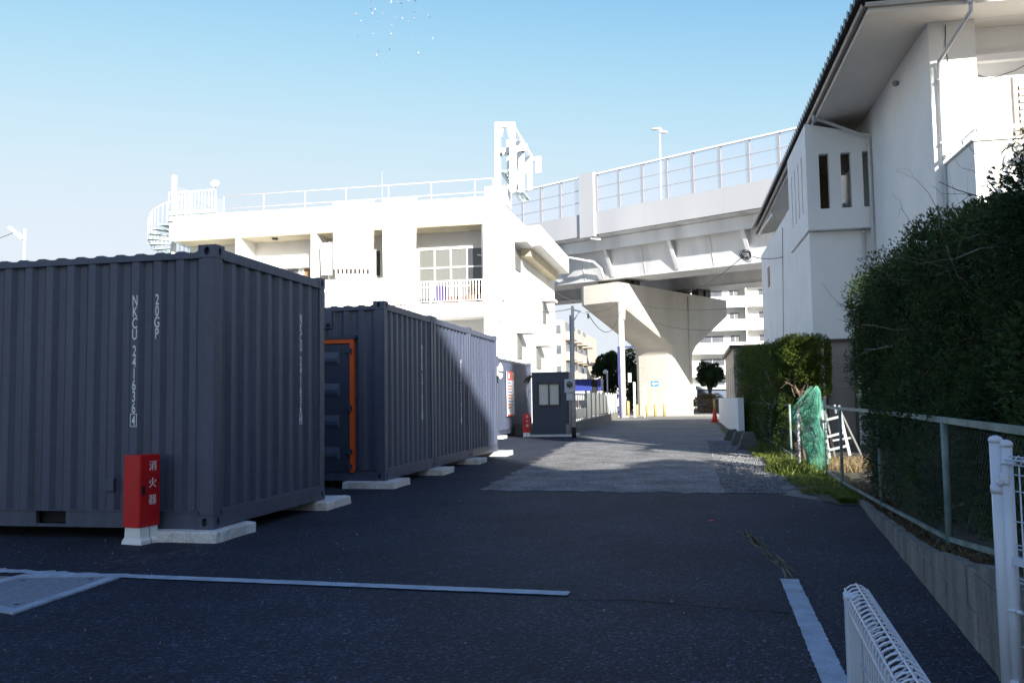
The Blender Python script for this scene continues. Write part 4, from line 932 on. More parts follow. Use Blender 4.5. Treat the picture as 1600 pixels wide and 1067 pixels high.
# east side: canopies, windows, deep eave, ladder
for px,py,dy,dz in ((800,378,2.2,.18),(806,520,1.6,.16),(836,540,2.0,.16),(846,470,1.6,.14)):
    q=aX(px,py,BX); MB().box((BX+.001,q.y,q.z),(BX+.75,q.y+dy,q.z+dz)).build('canopy','white',wb)
    MB().box((BX+.001,q.y+.2,q.z-1.3),(BX+.06,q.y+dy-.2,q.z-.15)).build('side_window','curtain',wb)
b=MB(); b.box((BX+.001,45.4,9.45),(-7.75,56.2,10.55)); b.build('side_eave','white',wb,bev=.05)
MB().box((BX+.001,45.8,9.0),(-8.4,55.6,9.449)).build('eave_beam','cream',wb)
lx=BX+.25
for y in (40.6,41.1): MB().tube([(lx,y,2.5),(lx,y,7.2)],.025,6).build('ladder_rail','wmetal',wb,True)
for k in range(15): MB().tube([(lx,40.6,2.7+k*.3),(lx,41.1,2.7+k*.3)],.015,6).build('ladder_rung','wmetal',wb,True)
MB().tube([(BX+.1,40.3,0),(BX+.1,40.3,9.6)],.05,8).build('downpipe','white2',wb,True)
MB().tube([(BX+.12,43.5,0),(BX+.12,43.5,9.9)],.05,8).build('downpipe','white2',wb,True)
# roof railing
rl=thing('roof_railing',(-17,40.6,10.97),'thin pinkish railing along the roof of the white building','railing')
z_t=aY(560,293,40.6).z; z_m=aY(560,313,40.6).z; xa,xb=aY(350,310,40.6).x,aY(770,290,40.6).x
MB().tube([(xa,40.6,z_t),(xb,40.6,z_t)],.02,6).build('top_rail','pinkmetal',rl,True); MB().tube([(xa,40.6,z_m),(xb,40.6,z_m)],.015,6).build('mid_rail','pinkmetal',rl,True)
for px in (350,412,477,541,607,674,742,770): x=aY(px,300,40.6).x; MB().tube([(x,40.6,10.971),(x,40.6,z_t)],.02,6).build('post','pinkmetal',rl,True)
x=aY(597,280,43).x; tag(MB().tube([(x,43,10.98),(x,43,aY(597,268,43).z)],.02,5).build('antenna_mast','grey',None,True),'thin grey aerial mast on the roof of the white building','mast')
tag(MB().box((aY(757,300,42).x,42,10.98),(aY(790,300,42).x,43.5,aY(770,291,42).z)).build('roof_box','white',None,bev=.03),'white box on the roof corner below the steel gantry','roof box')
# ------------------------------------------------------------------ roof gantry with antennas
gt=thing('roof_gantry',(-9.4,44,11),'white steel gantry carrying antennas on the roof corner','gantry')
def gpt(px,py,Yv): return aY(px,py,Yv)
ZZ_=Vector((0,0,1))
def frame_u(pxl,pxr,py_t,py_b,Yv,w):
    a=gpt(pxl,py_b,Yv); b_=gpt(pxl,py_t,Yv); c_=gpt(pxr,py_t,Yv); d=gpt(pxr,py_b,Yv)
    MB().bar(a,b_-ZZ_*w*1.02,w,w).build('upright','wmetal',gt); MB().bar(b_+Vector((-w/2,0,-w/2)),c_+Vector((w/2,0,-w/2)),w*1.06,w).build('cross_beam','wmetal',gt); MB().bar(d,c_-ZZ_*w*1.02,w,w).build('upright','wmetal',gt)
    b=MB(); m_=(b_+c_)/2; 
    for s in (-1,1): b.bar((b_ if s<0 else c_)+Vector((-s*w*.5,0,-.75)),m_+Vector((s*.15,0,-w)),w*.5,w*.5)
    b.build('knee_brace','wmetal',gt)
frame_u(778,801,192,300,42.4,.26); frame_u(796,815,220,300,45.5,.26); frame_u(813,828,246,298,49,.24)
MB().bar(gpt(800,196,42.4),gpt(834,252,50.5),.16,.2).build('ridge_beam','wmetal',gt); MB().bar(gpt(779,238,42.3),gpt(822,230,45.6),.22,.32).build('deck_beam','wmetal',gt)
for k in range(7): q=gpt(783+k*5.6,236-k*.9,42.3+.5*k); MB().box((q.x-.06,q.y-.05,q.z-.25),(q.x+.06,q.y+.05,q.z-.1)).build('bolt_plate','bronze',gt)
for px,y0,y1,Yv,w in ((841,245,271,50,.34),(821,250,272,49,.42),(811,240,262,46,.3)):
    a=gpt(px,y1,Yv); c_=gpt(px,y0,Yv); MB().bar(a,c_,w,.2).build('panel_antenna','white2',gt,bev=.04)
MB().bar(gpt(825,253,49.5),gpt(842,246,50),.12,.12).build('antenna_arm','greenstep',gt)
b=MB()
for p,q in (((784,268,42.6),(814,314,47.5)),((792,268,42.6),(826,312,49))): b.bar(gpt(*p),gpt(*q),.16,.12)
for k in range(6):
    u=k/5; a=gpt(784+30*u,268+46*u,42.6+4.9*u); c_=gpt(792+34*u,268+44*u,42.6+6.4*u); b.bar(a,c_,.08,.08)
b.build('cable_tray','greenstep',gt)
for p,q in (((801,200,42.4),(801,296,42.4)),((806,238,44),(806,300,44)),((820,258,48),(817,312,48))): MB().tube([gpt(*p),gpt(*q)],.03,6).build('guy_pipe','wmetal',gt,True)
# ------------------------------------------------------------------ spiral stair at the left end of the roof
sp=thing('spiral_stair',(aY(272,400,41).x,41,0),'white spiral stair with green treads at the left end of the white building','stair')
cx=aY(272,340,41).x; cy=41.0; ztop=aY(272,275,41).z; Rr=aY(306,340,41).x-cx
MB().tube([(cx,cy,0),(cx,cy,ztop)],.13,14).build('column','white2',sp,True)
zl=aY(300,338,41).z; nst=30; tr=MB()
tr.prism([(.1,-.06,-.03),(1.0,-.2,-.03),(1.0,.2,-.03),(.1,.06,-.03)],(0,0,.045)); tr.xf(Matrix.Diagonal((Rr,Rr,1,1))); trm=tr.mesh('tread','greenstep')
bal=MB().tube([(Rr,0,0),(Rr,0,1.02)],.016,5).mesh('baluster','white2',True); rail=[]
for k in range(nst):
    a=R(-20)-k*R(21); z=zl-.02-k*.2
    if z<4.5: break
    put('tread',trm,sp,(cx,cy,z),a)
    for j in range(2): put('baluster',bal,sp,(cx,cy,z-.1*j),a-R(10.5)*j); rail.append((cx+Rr*math.cos(a-R(10.5)*j),cy+Rr*math.sin(a-R(10.5)*j),z-.1*j+1.02))
MB().tube(rail,.03,6).build('handrail','white2',sp,True)
xl0,xl1=cx+.1,aY(347,300,41).x
MB().box((xl0,40.35,zl-.02),(xl1,41.4,zl+.05)).build('landing','greenstep',sp)
b=MB()
zr=zl+1.15
for y in (40.35,):
    b.bar((xl0,y,zr),(xl1,y,zr),.05,.05); b.bar((xl0,y,zl+.12),(xl1,y,zl+.12),.04,.04)
b.build('landing_rail','white2',sp)
b2=MB().tube([(0,40.35,zl+.05),(0,40.35,zr)],.018,5).mesh('baluster','white2',True)
for i in range(15): put('baluster',b2,sp,(xl0+(xl1-xl0)*i/14,0,0))
b=MB(); b.quad((aY(305,300,42).x,40.4,aY(305,290,40.4).z),(aY(347,300,42).x,42.2,zr-.1),(aY(347,300,42).x,42.2,zl+.1),(aY(305,300,42).x,40.4,zl+.1)); b.build('side_screen','pane',sp)
d_=thing('satellite_dish',aY(338,300,42.5),'small white satellite dish beside the spiral stair','dish'); q=aY(336,288,42.5)
MB().lathe([(.02,-.03),(.13,0),(.23,.08),(.24,.09)],(0,0,0),16).xf(Matrix.Translation(q)@Matrix.Rotation(R(65),4,'X')@Matrix.Rotation(R(20),4,'Y')).build('reflector','white2',d_,True)
MB().tube([q+Vector((0,.05,0)),(q.x,q.y+.1,10.98)],.03,6).build('stand','wmetal',d_,True)

# ------------------------------------------------------------------ viaduct
VD=Vector((-.82316,.56732,.02369)); VN=Vector((-.56748,-.82339,0)); VG=Vector((-4.91,61.5,9.78)); ZZ=Vector((0,0,1))
def vp(s,o,h): return VG+VD*s+VN*o+ZZ*h
vd=thing('viaduct',(-5,62,9.8),'pale elevated road viaduct with steel girders crossing behind the white building','viaduct')
def vbox(s0,s1,prof): return MB().prism([vp(s0,o,h) for o,h in prof],VD*(s1-s0))
S0,S1=-40.0,75.0
s=S0
while s<S1:
    vbox(s+.004,s+5.996,[(2.0,2.84),(2.2,2.84),(2.2,4.43),(2.0,4.43)]).build('fascia_panel','fascia',vd); s+=6
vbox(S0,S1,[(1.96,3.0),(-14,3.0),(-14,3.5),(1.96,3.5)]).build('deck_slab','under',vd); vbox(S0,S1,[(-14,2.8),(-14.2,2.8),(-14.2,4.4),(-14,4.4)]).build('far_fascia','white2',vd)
vbox(S0,S1,[(.95,1.92),(1.2,1.92),(1.22,2.72),(.95,2.72)]).build('edge_beam','steel',vd)
vbox(S0,S1,[(.95,2.73),(1.97,2.80),(1.97,2.838),(.95,2.99)]).build('edge_plate','steel',vd)
for o in (0,-9.0):
    vbox(S0,S1,[(o,0),(o+.5,2.12),(o+.5,2.99),(o-3.1,2.99),(o-3.1,2.12),(o-2.6,0)]).build('box_girder','steel',vd)
    vbox(S0,S1,[(o+.08,-.05),(o+.08,-.001),(o-2.68,-.001),(o-2.68,-.05)]).build('bottom_flange','steel',vd)
k=S0
for j in range(-7,14):
    s=.45+5.49*j
    b=MB(); b.prism([vp(s,.05,.15),vp(s,.94,1.95),vp(s,.94,2.7),vp(s,.52,2.7),vp(s,.49,2.1)],VD*.06); b.build('bracket','steel',vd)
    b=MB(); b.bar(vp(s+.03,.08,.12),vp(s+.03,1.0,1.94),.26,.05); b.build('bracket_flange','steel',vd)
    MB().prism([vp(s+2.7,.012,.05),vp(s+2.7,.05,.05),vp(s+2.7,.545,2.1),vp(s+2.7,.505,2.1)],VD*.02).build('web_stiffener','steel',vd)
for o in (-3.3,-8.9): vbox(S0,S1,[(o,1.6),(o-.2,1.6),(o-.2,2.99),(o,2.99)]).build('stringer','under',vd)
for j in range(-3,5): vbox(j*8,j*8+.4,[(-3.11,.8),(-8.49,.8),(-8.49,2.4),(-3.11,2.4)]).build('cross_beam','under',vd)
# road barrier of posts, rails and clear panes
br=thing('road_barrier',(-5,61,14),'tall clear panel barrier with white posts along the top of the viaduct','barrier')
post=MB().prism([VD*-.07+VN*.02,VD*.07+VN*.02,VD*.07+VN*.16,VD*-.07+VN*.16],ZZ*2.62).mesh('post',mat('post_paint',(.26,.26,.285),.5,.05,.3))
bs=[.1-1.98*k for k in range(19)]; bl_=[1.6+1.95*k for k in range(30)]
for lst,sg in ((bs,-1),(bl_,1)):
    for k,s in enumerate(lst):
        if not (sg>0 and k==0): put('post',post,br,vp(s,2.0,4.431))
        if k==len(lst)-1: break
        sp0,sp1=sorted((lst[k]+sg*.07,lst[k+1]-sg*.07))
        for h in (5.30,6.17): MB().bar(vp(sp0,2.09,h),vp(sp1,2.09,h),.05,.05).build('mid_rail','fascia',br)
        MB().prism([vp(sp0,2.075,4.44),vp(sp0,2.085,4.44),vp(sp0,2.085,7.0),vp(sp0,2.075,7.0)],VD*(sp1-sp0)).build('pane','pane',br)
for a,c_ in ((-38,.0),(1.55,60)): MB().bar(vp(a,2.1,7.08),vp(c_,2.1,7.08),.2,.09).build('top_rail','white2',br)
b=MB().prism([vp(.2,1.95,2.70),vp(.2,2.42,2.70),vp(.2,2.42,7.2),vp(.2,1.95,7.2)],VD*1.3); b.build('joint_cover','fascia',br)
# hanging pipe near the white building
for pts,r in (([vp(4.3,2.1,2.85),vp(4.3,2.1,2.2),vp(3.9,2.05,1.75),vp(1.6,.9,1.2),vp(1.2,.55,.7),vp(1.2,.3,.0)],.09),([vp(.6,2.3,2.8),vp(.55,2.3,2.55),vp(-.2,2.2,2.45)],.06)):
    MB().tube(pts,r,8).build('drain_pipe','steel',vd,True)
# pier
pn=-VN; pd=Vector((-.82339,.56748,0)); PE=Vector((-1.54,65.41,0))
pr=thing('viaduct_pier',PE,'massive cream concrete hammerhead pier carrying the viaduct','pier')
def pp_(t_,a,z): return PE+pn*t_+pd*a+ZZ*z
sil=[(0,0),(2.9,0),(2.9,4.3),(3.05,4.75),(3.45,5.2),(7.9,7.75),(7.9,9.0),(-6.15,9.35),(-6.15,8.0),(-.7,5.4),(-.2,5.0),(0,4.5)]
W_=3.5; rnd=.45
b=MB(); n=len(sil)
# front and back faces bevelled on the vertical edges
lay=[(.0,rnd),(rnd*.3,rnd*.3),(rnd,0),(W_-rnd,0),(W_-rnd*.3,rnd*.3),(W_,rnd)]
cen=(1.45,6.5)
def shr(i,k):
    t_,z=sil[i]
    if z<=.001 or 2<=0: pass
    tt=t_+(k if t_<1.45 else -k); return tt,z
V=[]
for a,k in lay:
    for i in range(n): tt,z=shr(i,k); V.append(pp_(tt,a,z))
F=[tuple(range(n))[::-1],tuple(range((len(lay)-1)*n,len(lay)*n))]
for q in range(len(lay)-1):
    for i in range(n): F.append((q*n+i,q*n+(i+1)%n,(q+1)*n+(i+1)%n,(q+1)*n+i))
b.add(V,F); b.build('shaft','pier',pr)
for t_ in (-4.6,-3.6,4.4,5.4):
    for a in (.5,2.4): MB().prism([pp_(t_,a,9.0),pp_(t_+.7,a,9.0),pp_(t_+.7,a+.6,9.0),pp_(t_,a+.6,9.0)],ZZ*.9).build('bearing','bronze',pr)
MB().tube([pp_(2.2,-.06,8.9),pp_(2.25,-.06,6.5),pp_(2.3,-.06,0.2)],.05,8).build('drain_pipe','poleconc',pr,True)
# lamp on the viaduct
lm=thing('road_lamp',(-2.3,75,13),'tall double headed road lamp standing on the viaduct','lamp')
q=aY(1031,200,75); MB().tube([(q.x-.1,75,12.5),(q.x,75,q.z)],[.08,.05],8).build('pole','wmetal',lm,True)
for px,py in ((1024,202),(1037,207)):
    c_=aY(px,py,75); MB().lathe([(.02,-.12),(.2,-.09),(.25,.0),(.15,.1),(.03,.13)],(0,0,0),12).xf(Matrix.Translation(c_)@Matrix.Diagonal((1.5,1,.8,1))).build('lamp_head','wmetal',lm,True); MB().tube([(q.x,75,q.z),c_],.05,6).build('arm','wmetal',lm,True)

# ------------------------------------------------------------------ lane side: kerb wall, panel fence, poles, signs
kw=[gr(893,682),gr(915,672),gr(966,653.5)]
b=MB()
for p,q in zip(kw,kw[1:]): b.prism([(p.x,p.y,0),(p.x-.18,p.y+.02,0),(p.x-.18,p.y+.02,.42),(p.x,p.y,.42)],(q.x-p.x,q.y-p.y,0))
b.prism([(kw[0].x,kw[0].y,0),(kw[0].x-3.5,kw[0].y+2.0,0),(kw[0].x-3.5,kw[0].y+2.0,.42),(kw[0].x,kw[0].y,.42)],(0,.18,0))
tag(b.build('kerb_wall',mat('kerb_concrete',(.20,.19,.175),.9,.25,3,.4,20)),'low dark concrete kerb wall along the left of the far lane','kerb wall')
pf=thing('panel_fence',kw[1],'pale green panel fence with thin posts on the kerb wall','fence')
a=gr(920,672,.42)+Vector((-.1,0,0)); p0=Vector((kw[1].x-.1,kw[1].y+1.2,0)); p1=Vector((kw[2].x-.1,kw[2].y,0)); nP=9
for i in range(nP+1):
    u=(i/nP); p=p0+(p1-p0)*u; MB().box((p.x-.04,p.y-.04,.42),(p.x+.04,p.y+.04,1.62)).build('post','poleconc',pf)
    if i<nP: q=p0+(p1-p0)*((i+1)/nP); MB().bar(p+Vector((0,.06,1.03)),q+Vector((0,-.06,1.03)),.02,1.02).build('panel','panel',pf)
q0=Vector((kw[0].x-.3,kw[0].y+3.4,0)); q1=p0
for i in range(6):
    u=i/6; p=q0+(q1-q0)*u; MB().tube([(p.x,p.y,.1),(p.x,p.y,1.5)],.02,6).build('bar','poleconc',pf,True)
MB().bar(q0+Vector((0,0,1.45)),q1+Vector((0,0,1.45)),.04,.05).build('rail','poleconc',pf); MB().bar(q0+Vector((0,0,.7)),q1+Vector((0,0,.7)),.03,.4).build('panel','panel',pf)
sheet('side_yard',[(-60,36),(-9,36),(-5.3,33.5),(-5.6,60),(-60,62)],.0035,mat('side_yard',(.28,.27,.25),.9,.15,.4))
b=MB().prism([(-20,52,0),(-6.2,52,0),(-6.2,52,.75),(-20,52,.75)],(0,.25,0)); tag(b.build('low_wall','slab'),'sunlit low white wall behind the panel fence','wall')
# steel pole with meter box
up=thing('steel_pole',(-3.85,28.4,0),'slim grey steel pole with meter box beside the guard booth','pole')
p=gr(897,684); tp=aY(894.5,478,p.y); MB().tube([(p.x,p.y,0),(p.x,p.y,1.9),(tp.x,p.y,tp.z)],[.07,.065,.05],10).build('pole','poleconc',up,True); MB().tube([(p.x+.0,p.y-.002,.0),(p.x,p.y-.002,.35)],.075,10).build('base_sleeve','black',up,True)
MB().tube([(p.x-.09,p.y+.03,.2),(tp.x-.09,p.y+.03,tp.z-.3)],.03,6).build('conduit','grey',up,True)
q=aY(893,603,p.y); MB().box((q.x-.2,p.y-.24,q.z-.22),(q.x+.14,p.y-.08,q.z+.22)).build('meter_box','lgrey',up,bev=.03); MB().lathe([(.1,0),(.1,.05),(.07,.07)],(0,0,0),14).xf(Matrix.Translation((q.x-.03,p.y-.24,q.z+.05))@Matrix.Rotation(R(90),4,'X')).build('meter_dial','window',up,True)
q=aY(893,620,p.y); MB().box((q.x-.14,p.y-.2,q.z-.12),(q.x+.1,p.y-.08,q.z+.14)).build('switch_box','lgrey',up,bev=.02)
a=aY(895,484,p.y); c_=aY(919,490,p.y); MB().tube([a,c_],.025,6).build('arm','alu',up,True); MB().tube([aY(897,500,p.y),aY(905,487,p.y)],.018,6).build('brace','alu',up,True)
MB().box((c_.x-.03,p.y-.03,c_.z-.16),(c_.x+.03,p.y+.03,c_.z)).build('insulator','black',up)
# concrete utility pole and blue height frame
ul=thing('utility_pole',(-4.95,59.5,0),'concrete utility pole before the pier with a blue wrapped lower half','pole')
p=gr(971,654); p=Vector((p.x,58.5,0)); x=aY(972,600,58.5).x; tp=aY(970,468,58.5); MB().tube([(x,58.5,0),(tp.x,58.5,tp.z)],[.24,.19],12).build('pole','poleconc',ul,True); MB().tube([aY(975,463,58.4),aY(975,500,58.4)],.1,8).build('bracket_tube','poleconc',ul,True)
MB().box((aY(968,600,58.2).x-.02,58.12,aY(970,600,58.2).z-2.2),(aY(968,600,58.2).x+.08,58.25,aY(970,560,58.2).z+.8)).build('blue_wrap','bluedk',ul)
q=aY(981,590,58.4); MB().box((q.x+.02,58.3,q.z-.3),(q.x+.24,58.36,q.z+.3)).build('small_sign','lgrey',ul)
hf=thing('height_frame',(-5,60,0),'blue and white height limit frame beside the pier','frame')
xa=aY(966.5,600,60).x; xb=aY(991,600,60).x; zt=aY(975,541,60).z
MB().box((xa-.02,59.95,0),(xa+.10,60.1,zt)).build('post','bluedk',hf); MB().box((xb-.07,59.95,0),(xb+.07,60.1,aY(990,597,60).z)).build('post','white2',hf); MB().box((xa+.101,59.98,zt-.1),(xb+.07,60.08,zt)).build('cross_bar','bluedk',hf)
MB().box((xa-.45,59.6,0),(xa+.6,60.4,.12)).build('footing','slab',hf)
labs=['wide yellow bollard beside the blue frame','yellow bollard by the left corner of the pier','yellow bollard below the grey control post','yellow bollard below the blue arrow sign','yellow bollard nearest the lit edge of the pier']
for k,px in enumerate((981,996,1011,1024,1038.5)):
    p=gr(px,651.5); r=.15 if k==0 else .085; tag(MB().lathe([(r,0),(r,.78 if k else 1.05),(r*.8,.86 if k else 1.1),(r*.3,.88 if k else 1.12)],(p.x,p.y,0),12).build('bollard','yellow',None,True),labs[k],'bollard','yellow bollards before the pier')
p=gr(1008,651.5); t=thing('control_post',p,'grey control post standing before the pier','post'); MB().box((p.x-.07,p.y-.06,0),(p.x+.07,p.y+.06,1.9)).build('column','lgrey',t); q=aY(1006,605,p.y); MB().box((q.x-.14,p.y-.1,q.z-.18),(q.x+.2,p.y+.1,q.z+.12)).build('head','grey',t)
p=gr(1025,651); t=thing('arrow_sign',p,'blue sign with a white left arrow on a thin post before the pier','sign'); q=aY(1023,599.5,p.y)
MB().tube([(p.x,p.y,0),(p.x,p.y,q.z)],.035,8).build('post','white2',t,True); MB().box((q.x-.26,p.y-.07,q.z-.18),(q.x+.26,p.y-.04,q.z+.18)).build('plate','signblue',t)
MB().prism([(q.x-.2,p.y-.072,q.z),(q.x-.04,p.y-.072,q.z-.12),(q.x-.04,p.y-.072,q.z-.045),(q.x+.2,p.y-.072,q.z-.045),(q.x+.2,p.y-.072,q.z+.045),(q.x-.04,p.y-.072,q.z+.045),(q.x-.04,p.y-.072,q.z+.12)],(0,-.004,0)).build('arrow','white_mark',t)
# left street lamp
t=thing('street_lamp',aY(38,400,45),'white street lamp rising behind the nearest container at the left edge','lamp'); q=aY(39,358,45); MB().tube([(q.x,45,0),(q.x,45,q.z)],.07,8).build('pole','wmetal',t,True)
MB().tube([aY(39,375,45),aY(30,364,45)],.05,6).build('arm','wmetal',t,True); MB().bar(aY(36,374,45),aY(15,355,45),.28,.16).build('lamp_head','wmetal',t,bev=.05)
# blue covered truck
t=thing('box_truck',(-8,72,0),'grey truck with a bright blue cover parked beyond the panel fence','truck'); Yt=72
x0=aY(884,600,Yt).x; x1=aY(938.5,600,Yt).x; zz=lambda py:aY(915,py,Yt).z
MB().box((x0-3,Yt,zz(592)-1.0),(x1-.75,Yt+2.3,zz(592))).build('cover','blue',t,bev=.05); MB().box((x1-.3,Yt,zz(592)-1.0),(x1,Yt+2.3,zz(592))).build('cover','blue',t,bev=.05); MB().box((x0-3,Yt+.03,zz(624)),(x1-.75,Yt+2.27,zz(592)-1.001)).build('body','lgrey',t)
MB().box((x1-.72,Yt+.1,zz(621)),(x1-.33,Yt+2.2,zz(592)-.05)).build('gap_curtain','black',t); MB().box((x1-.32,Yt+.1,zz(624)),(x1+.1,Yt+2.2,zz(611))).build('cab','beige',t,bev=.05)
for x in (x0-2,x0+.3,x1-1.2,x1-.1): MB().tube([(x,Yt-.02,.45),(x,Yt+.25,.45)],.45,16).build('wheel','black',t,True)
for px,py0,Yv in ((724.2+.0,0,0),): pass
q=aY(946,581,80); t=thing('park_lamp',q,'small white globe lamp before the far left tree','lamp'); MB().tube([(q.x+.15,80,0),(q.x+.15,80,q.z)],.06,8).build('pole','wmetal',t,True); MB().lathe([(.05,-.2),(.22,-.1),(.24,.05),(.1,.2)],(q.x,80,q.z),12).build('globe','white_mark',t,True)
# ------------------------------------------------------------------ far trees
def tree(name,x,y,blobs,n,leaf,m,label,trunk_r=.18,grp=None,h=None,w=None):
    t=thing(name,(x,y,0),label,'tree',grp); b=MB(); zt=h or max(q[2] for q in blobs)
    b.tube([(x,y,0),(x+.08,y,zt*.3),(x-.05,y+.05,zt*.6),(x,y,zt*.9)],[trunk_r,trunk_r*.8,trunk_r*.5,trunk_r*.15],8)
    for q in blobs[::2]: b.tube([(x,y,zt*.35),((x+q[0])/2,(y+q[1])/2,q[2]-.2),(q[0],q[1],q[2])],[trunk_r*.45,trunk_r*.3,trunk_r*.1],5)
    b.build('trunk','bark',t,True); foliage('crown',blobs,n,leaf,w or leaf*.5,m,t,per=3,deep=.5,spread=1.2); return t
def tblobs(pxc,pyc,rx,ry,Yv,n,br):
    out=[]
    for i in range(n):
        a=rng.uniform(0,6.28); r=math.sqrt(rng.random()); q=aY(pxc+rx*r*math.cos(a),pyc+ry*r*math.sin(a),Yv); out.append((q.x,Yv+rng.normal(0,.8),q.z,br*rng.uniform(.7,1.2),br,br*rng.uniform(.7,1.1)))
    return out
tree('broadleaf_tree',aY(950,630,92).x,92,tblobs(952,592,22,38,92,44,.6),11000,.22,'treeleaf','round dark tree beyond the truck, left of the blue wrapped pole',grp='dark trees in the distance')
tree('broadleaf_tree',aY(984,630,88).x,88,tblobs(986,590,10,40,88,18,.8),6000,.22,'treeleaf','dark tree between the blue frame and the pier',grp='dark trees in the distance')
tree('broadleaf_tree',aY(1110,630,84).x,84,tblobs(1110,584,19,17,84,30,.42),7000,.16,'treeleaf','small dark tree right of the pier before the apartment block',grp='dark trees in the distance')
# railing and dry shrub right of the pier, low dark shed
t=thing('railing',gr(1100,641),'brown railing in front of dry shrubs right of the pier','railing'); Yv=75
for px in np.linspace(1074,1130,15): x=aY(px,630,Yv).x; MB().box((x-.03,Yv-.03,0),(x+.03,Yv+.03,1.05)).build('bar','brown',t)
MB().box((aY(1073,630,Yv).x,Yv-.04,1.05),(aY(1131,630,Yv).x,Yv+.04,1.13)).build('rail','brown',t); MB().box((aY(1073,630,Yv).x,Yv-.035,.2),(aY(1131,630,Yv).x,Yv+.035,.27)).build('rail','brown',t)
t=thing('dry_shrub',gr(1105,640),'dry brown shrub behind the railing right of the pier','shrub'); foliage('foliage',[(aY(px,625,76).x,76,.8,.8,.5,.8) for px in (1098,1108,1118)],1800,.18,.05,'drygrass',t)
t=thing('shed',(3,90,0),'low dark blue shed with a pale roof right of the pier','shed'); MB().box((aY(1089,610,90).x,90,0),(aY(1160,610,90).x,94,2.1)).build('wall',mat('shed_blue',(.10,.13,.19),.7,.1),t); MB().box((aY(1087,610,90).x,89.7,2.101),(aY(1162,610,90).x,94.3,2.5)).build('roof','lgrey',t)
# far apartment blocks
ap=thing('apartment_block',(5,107,0),'white apartment block with pinkish balconies seen under the viaduct','apartment block'); Yf=107; XA,XB=-1.0,20
MB().box((XA,Yf+1.6,0),(XB,Yf+12,19.4)).build('wall','white',ap)
zb0=aY(1150,513,Yf).z; 
for f in range(-3,4):
    z=zb0+f*2.75
    MB().box((XA,Yf,z-.22),(XB,Yf+1.599,z)).build('balcony_slab','white',ap)
    x=XA; k=0
    while x<XB-.1:
        w=(1.5,3.6,1.9)[k%3]; m=('pinkwall','white2','white2')[k%3]; MB().box((x+.01,Yf+(.0 if k%3 else -.05),z+.001),(min(x+w,XB)-.01,Yf+.1,z+1.12)).build('parapet_panel',m,ap)
        if k%3==0: MB().box((x+.3,Yf+.11,z+.001),(x+.45,Yf+1.598,z+2.5)).build('partition','white',ap)
        else:
            w_=MB().box((x+.35,Yf+1.53,z+.05),(x+w-.35,Yf+1.599,z+2.05)).build('window','white2',ap); MB().box((x+.42,Yf+1.5,z+.1),(x+w/2-.03,Yf+1.529,z+2.0)).build('pane','farwin',w_); MB().box((x+w/2+.03,Yf+1.5,z+.1),(x+w-.42,Yf+1.529,z+2.0)).build('pane','farwin' if k%2 else 'curtain',w_)
        x+=w; k+=1
al=thing('apartment_block',(-20,118,0),'beige apartment block with stacked side balconies in the far distance','apartment block')
x1=aY(880,540,118).x; zt=aY(872,500,118).z
MB().box((x1-9,118,0),(x1,160,zt)).build('wall','beige',al)
for f in range(5):
    z=zt-1.6-f*2.8
    if z<.5: break
    w_=MB().box((x1-.95,117.9,z-.3),(x1-.2,117.999,z+1.0)).build('window','white2',al); MB().box((x1-.9,117.86,z-.25),(x1-.25,117.899,z+.95)).build('pane','farwin',w_)
    for y in (120,126.5,133,139.5): 
        q=MB().box((x1+.001,y,z-1.0),(x1+1.3,y+4.2,z+.15)).build('balcony','beige',al); MB().box((x1+.002,y+.3,z+.151),(x1+.1,y+3.8,z+1.5)).build('window','farwin',al)
t=thing('distant_house',(-14,150,0),'pale low roofs far beyond the truck','house'); q=aY(912,585,170); MB().box((q.x-6,170,0),(q.x+5,180,aY(905,583,170).z)).build('wall','pinkwall',t); MB().box((q.x-1,168,0),(q.x+9,172,aY(915,588,168).z)).build('annex','white',t)
# small hut with slit windows and low white wall
ht=thing('hut',(1.5,31,0),'small beige hut with dark slit windows beyond the clipped hedge','hut')
xh=aX(1127,600,1.6); Y0=27.5; 
for px in (1127,1146): pass
xw=1.45; ya=36.4; yb_=46; zh=aX(1130,553,xw+.15).z; ztop=3.2
MB().box((xw+.15,ya,0),(5,yb_,ztop)).build('wall','beige',ht); MB().box((xw,ya-.2,ztop+.001),(5.2,yb_+.2,ztop+.14)).build('roof','bronze',ht)
for k in range(4): MB().box((xw+.14,ya+1.2+k*2.2,1.25),(xw+.1495,ya+2.0+k*2.2,2.5)).build('slit_window','bronze',ht)
b=MB().box((1.25,26.6,0),(1.42,47,1.22)); tag(b.build('low_wall','render'),'plain white low wall between the cone and the clipped hedge','wall')

# ------------------------------------------------------------------ wires
def wire(pts,label,r=.012,sag=0):
    P=[Vector(p) for p in pts]
    if len(P)==2: P=[P[0]+(P[1]-P[0])*u-ZZ*sag*4*u*(1-u) for u in np.linspace(0,1,14)]
    return tag(MB().tube(P,r,5).build('cable','cable',None,True),label,'cable','overhead cables')
hq=HM@Vector((-1.43,7.5,4.62)); cq=aY(1165,397,30)
wire([HM@Vector((-1.43,9.5,5.15)),cq],'dark cable from the house wall to the hanging coil',.012,.1); wire([cq,aY(1071,455,62)],'dark cable running from the hanging coil to the pier',.014,.3)
b=MB()
for k in range(5): 
    c_=cq+Vector((rng.normal(0,.03),rng.normal(0,.03),-.05+rng.normal(0,.04))); r=.16*rng.uniform(.7,1.1); b.tube([c_+Vector((r*math.cos(a),.05*math.sin(a*2),r*math.sin(a)*.8)) for a in np.linspace(0,2*math.pi,15)],.012,5)
tag(b.build('cable_coil','cable',None,True),'coil of black cable hanging beside the house','cable coil')
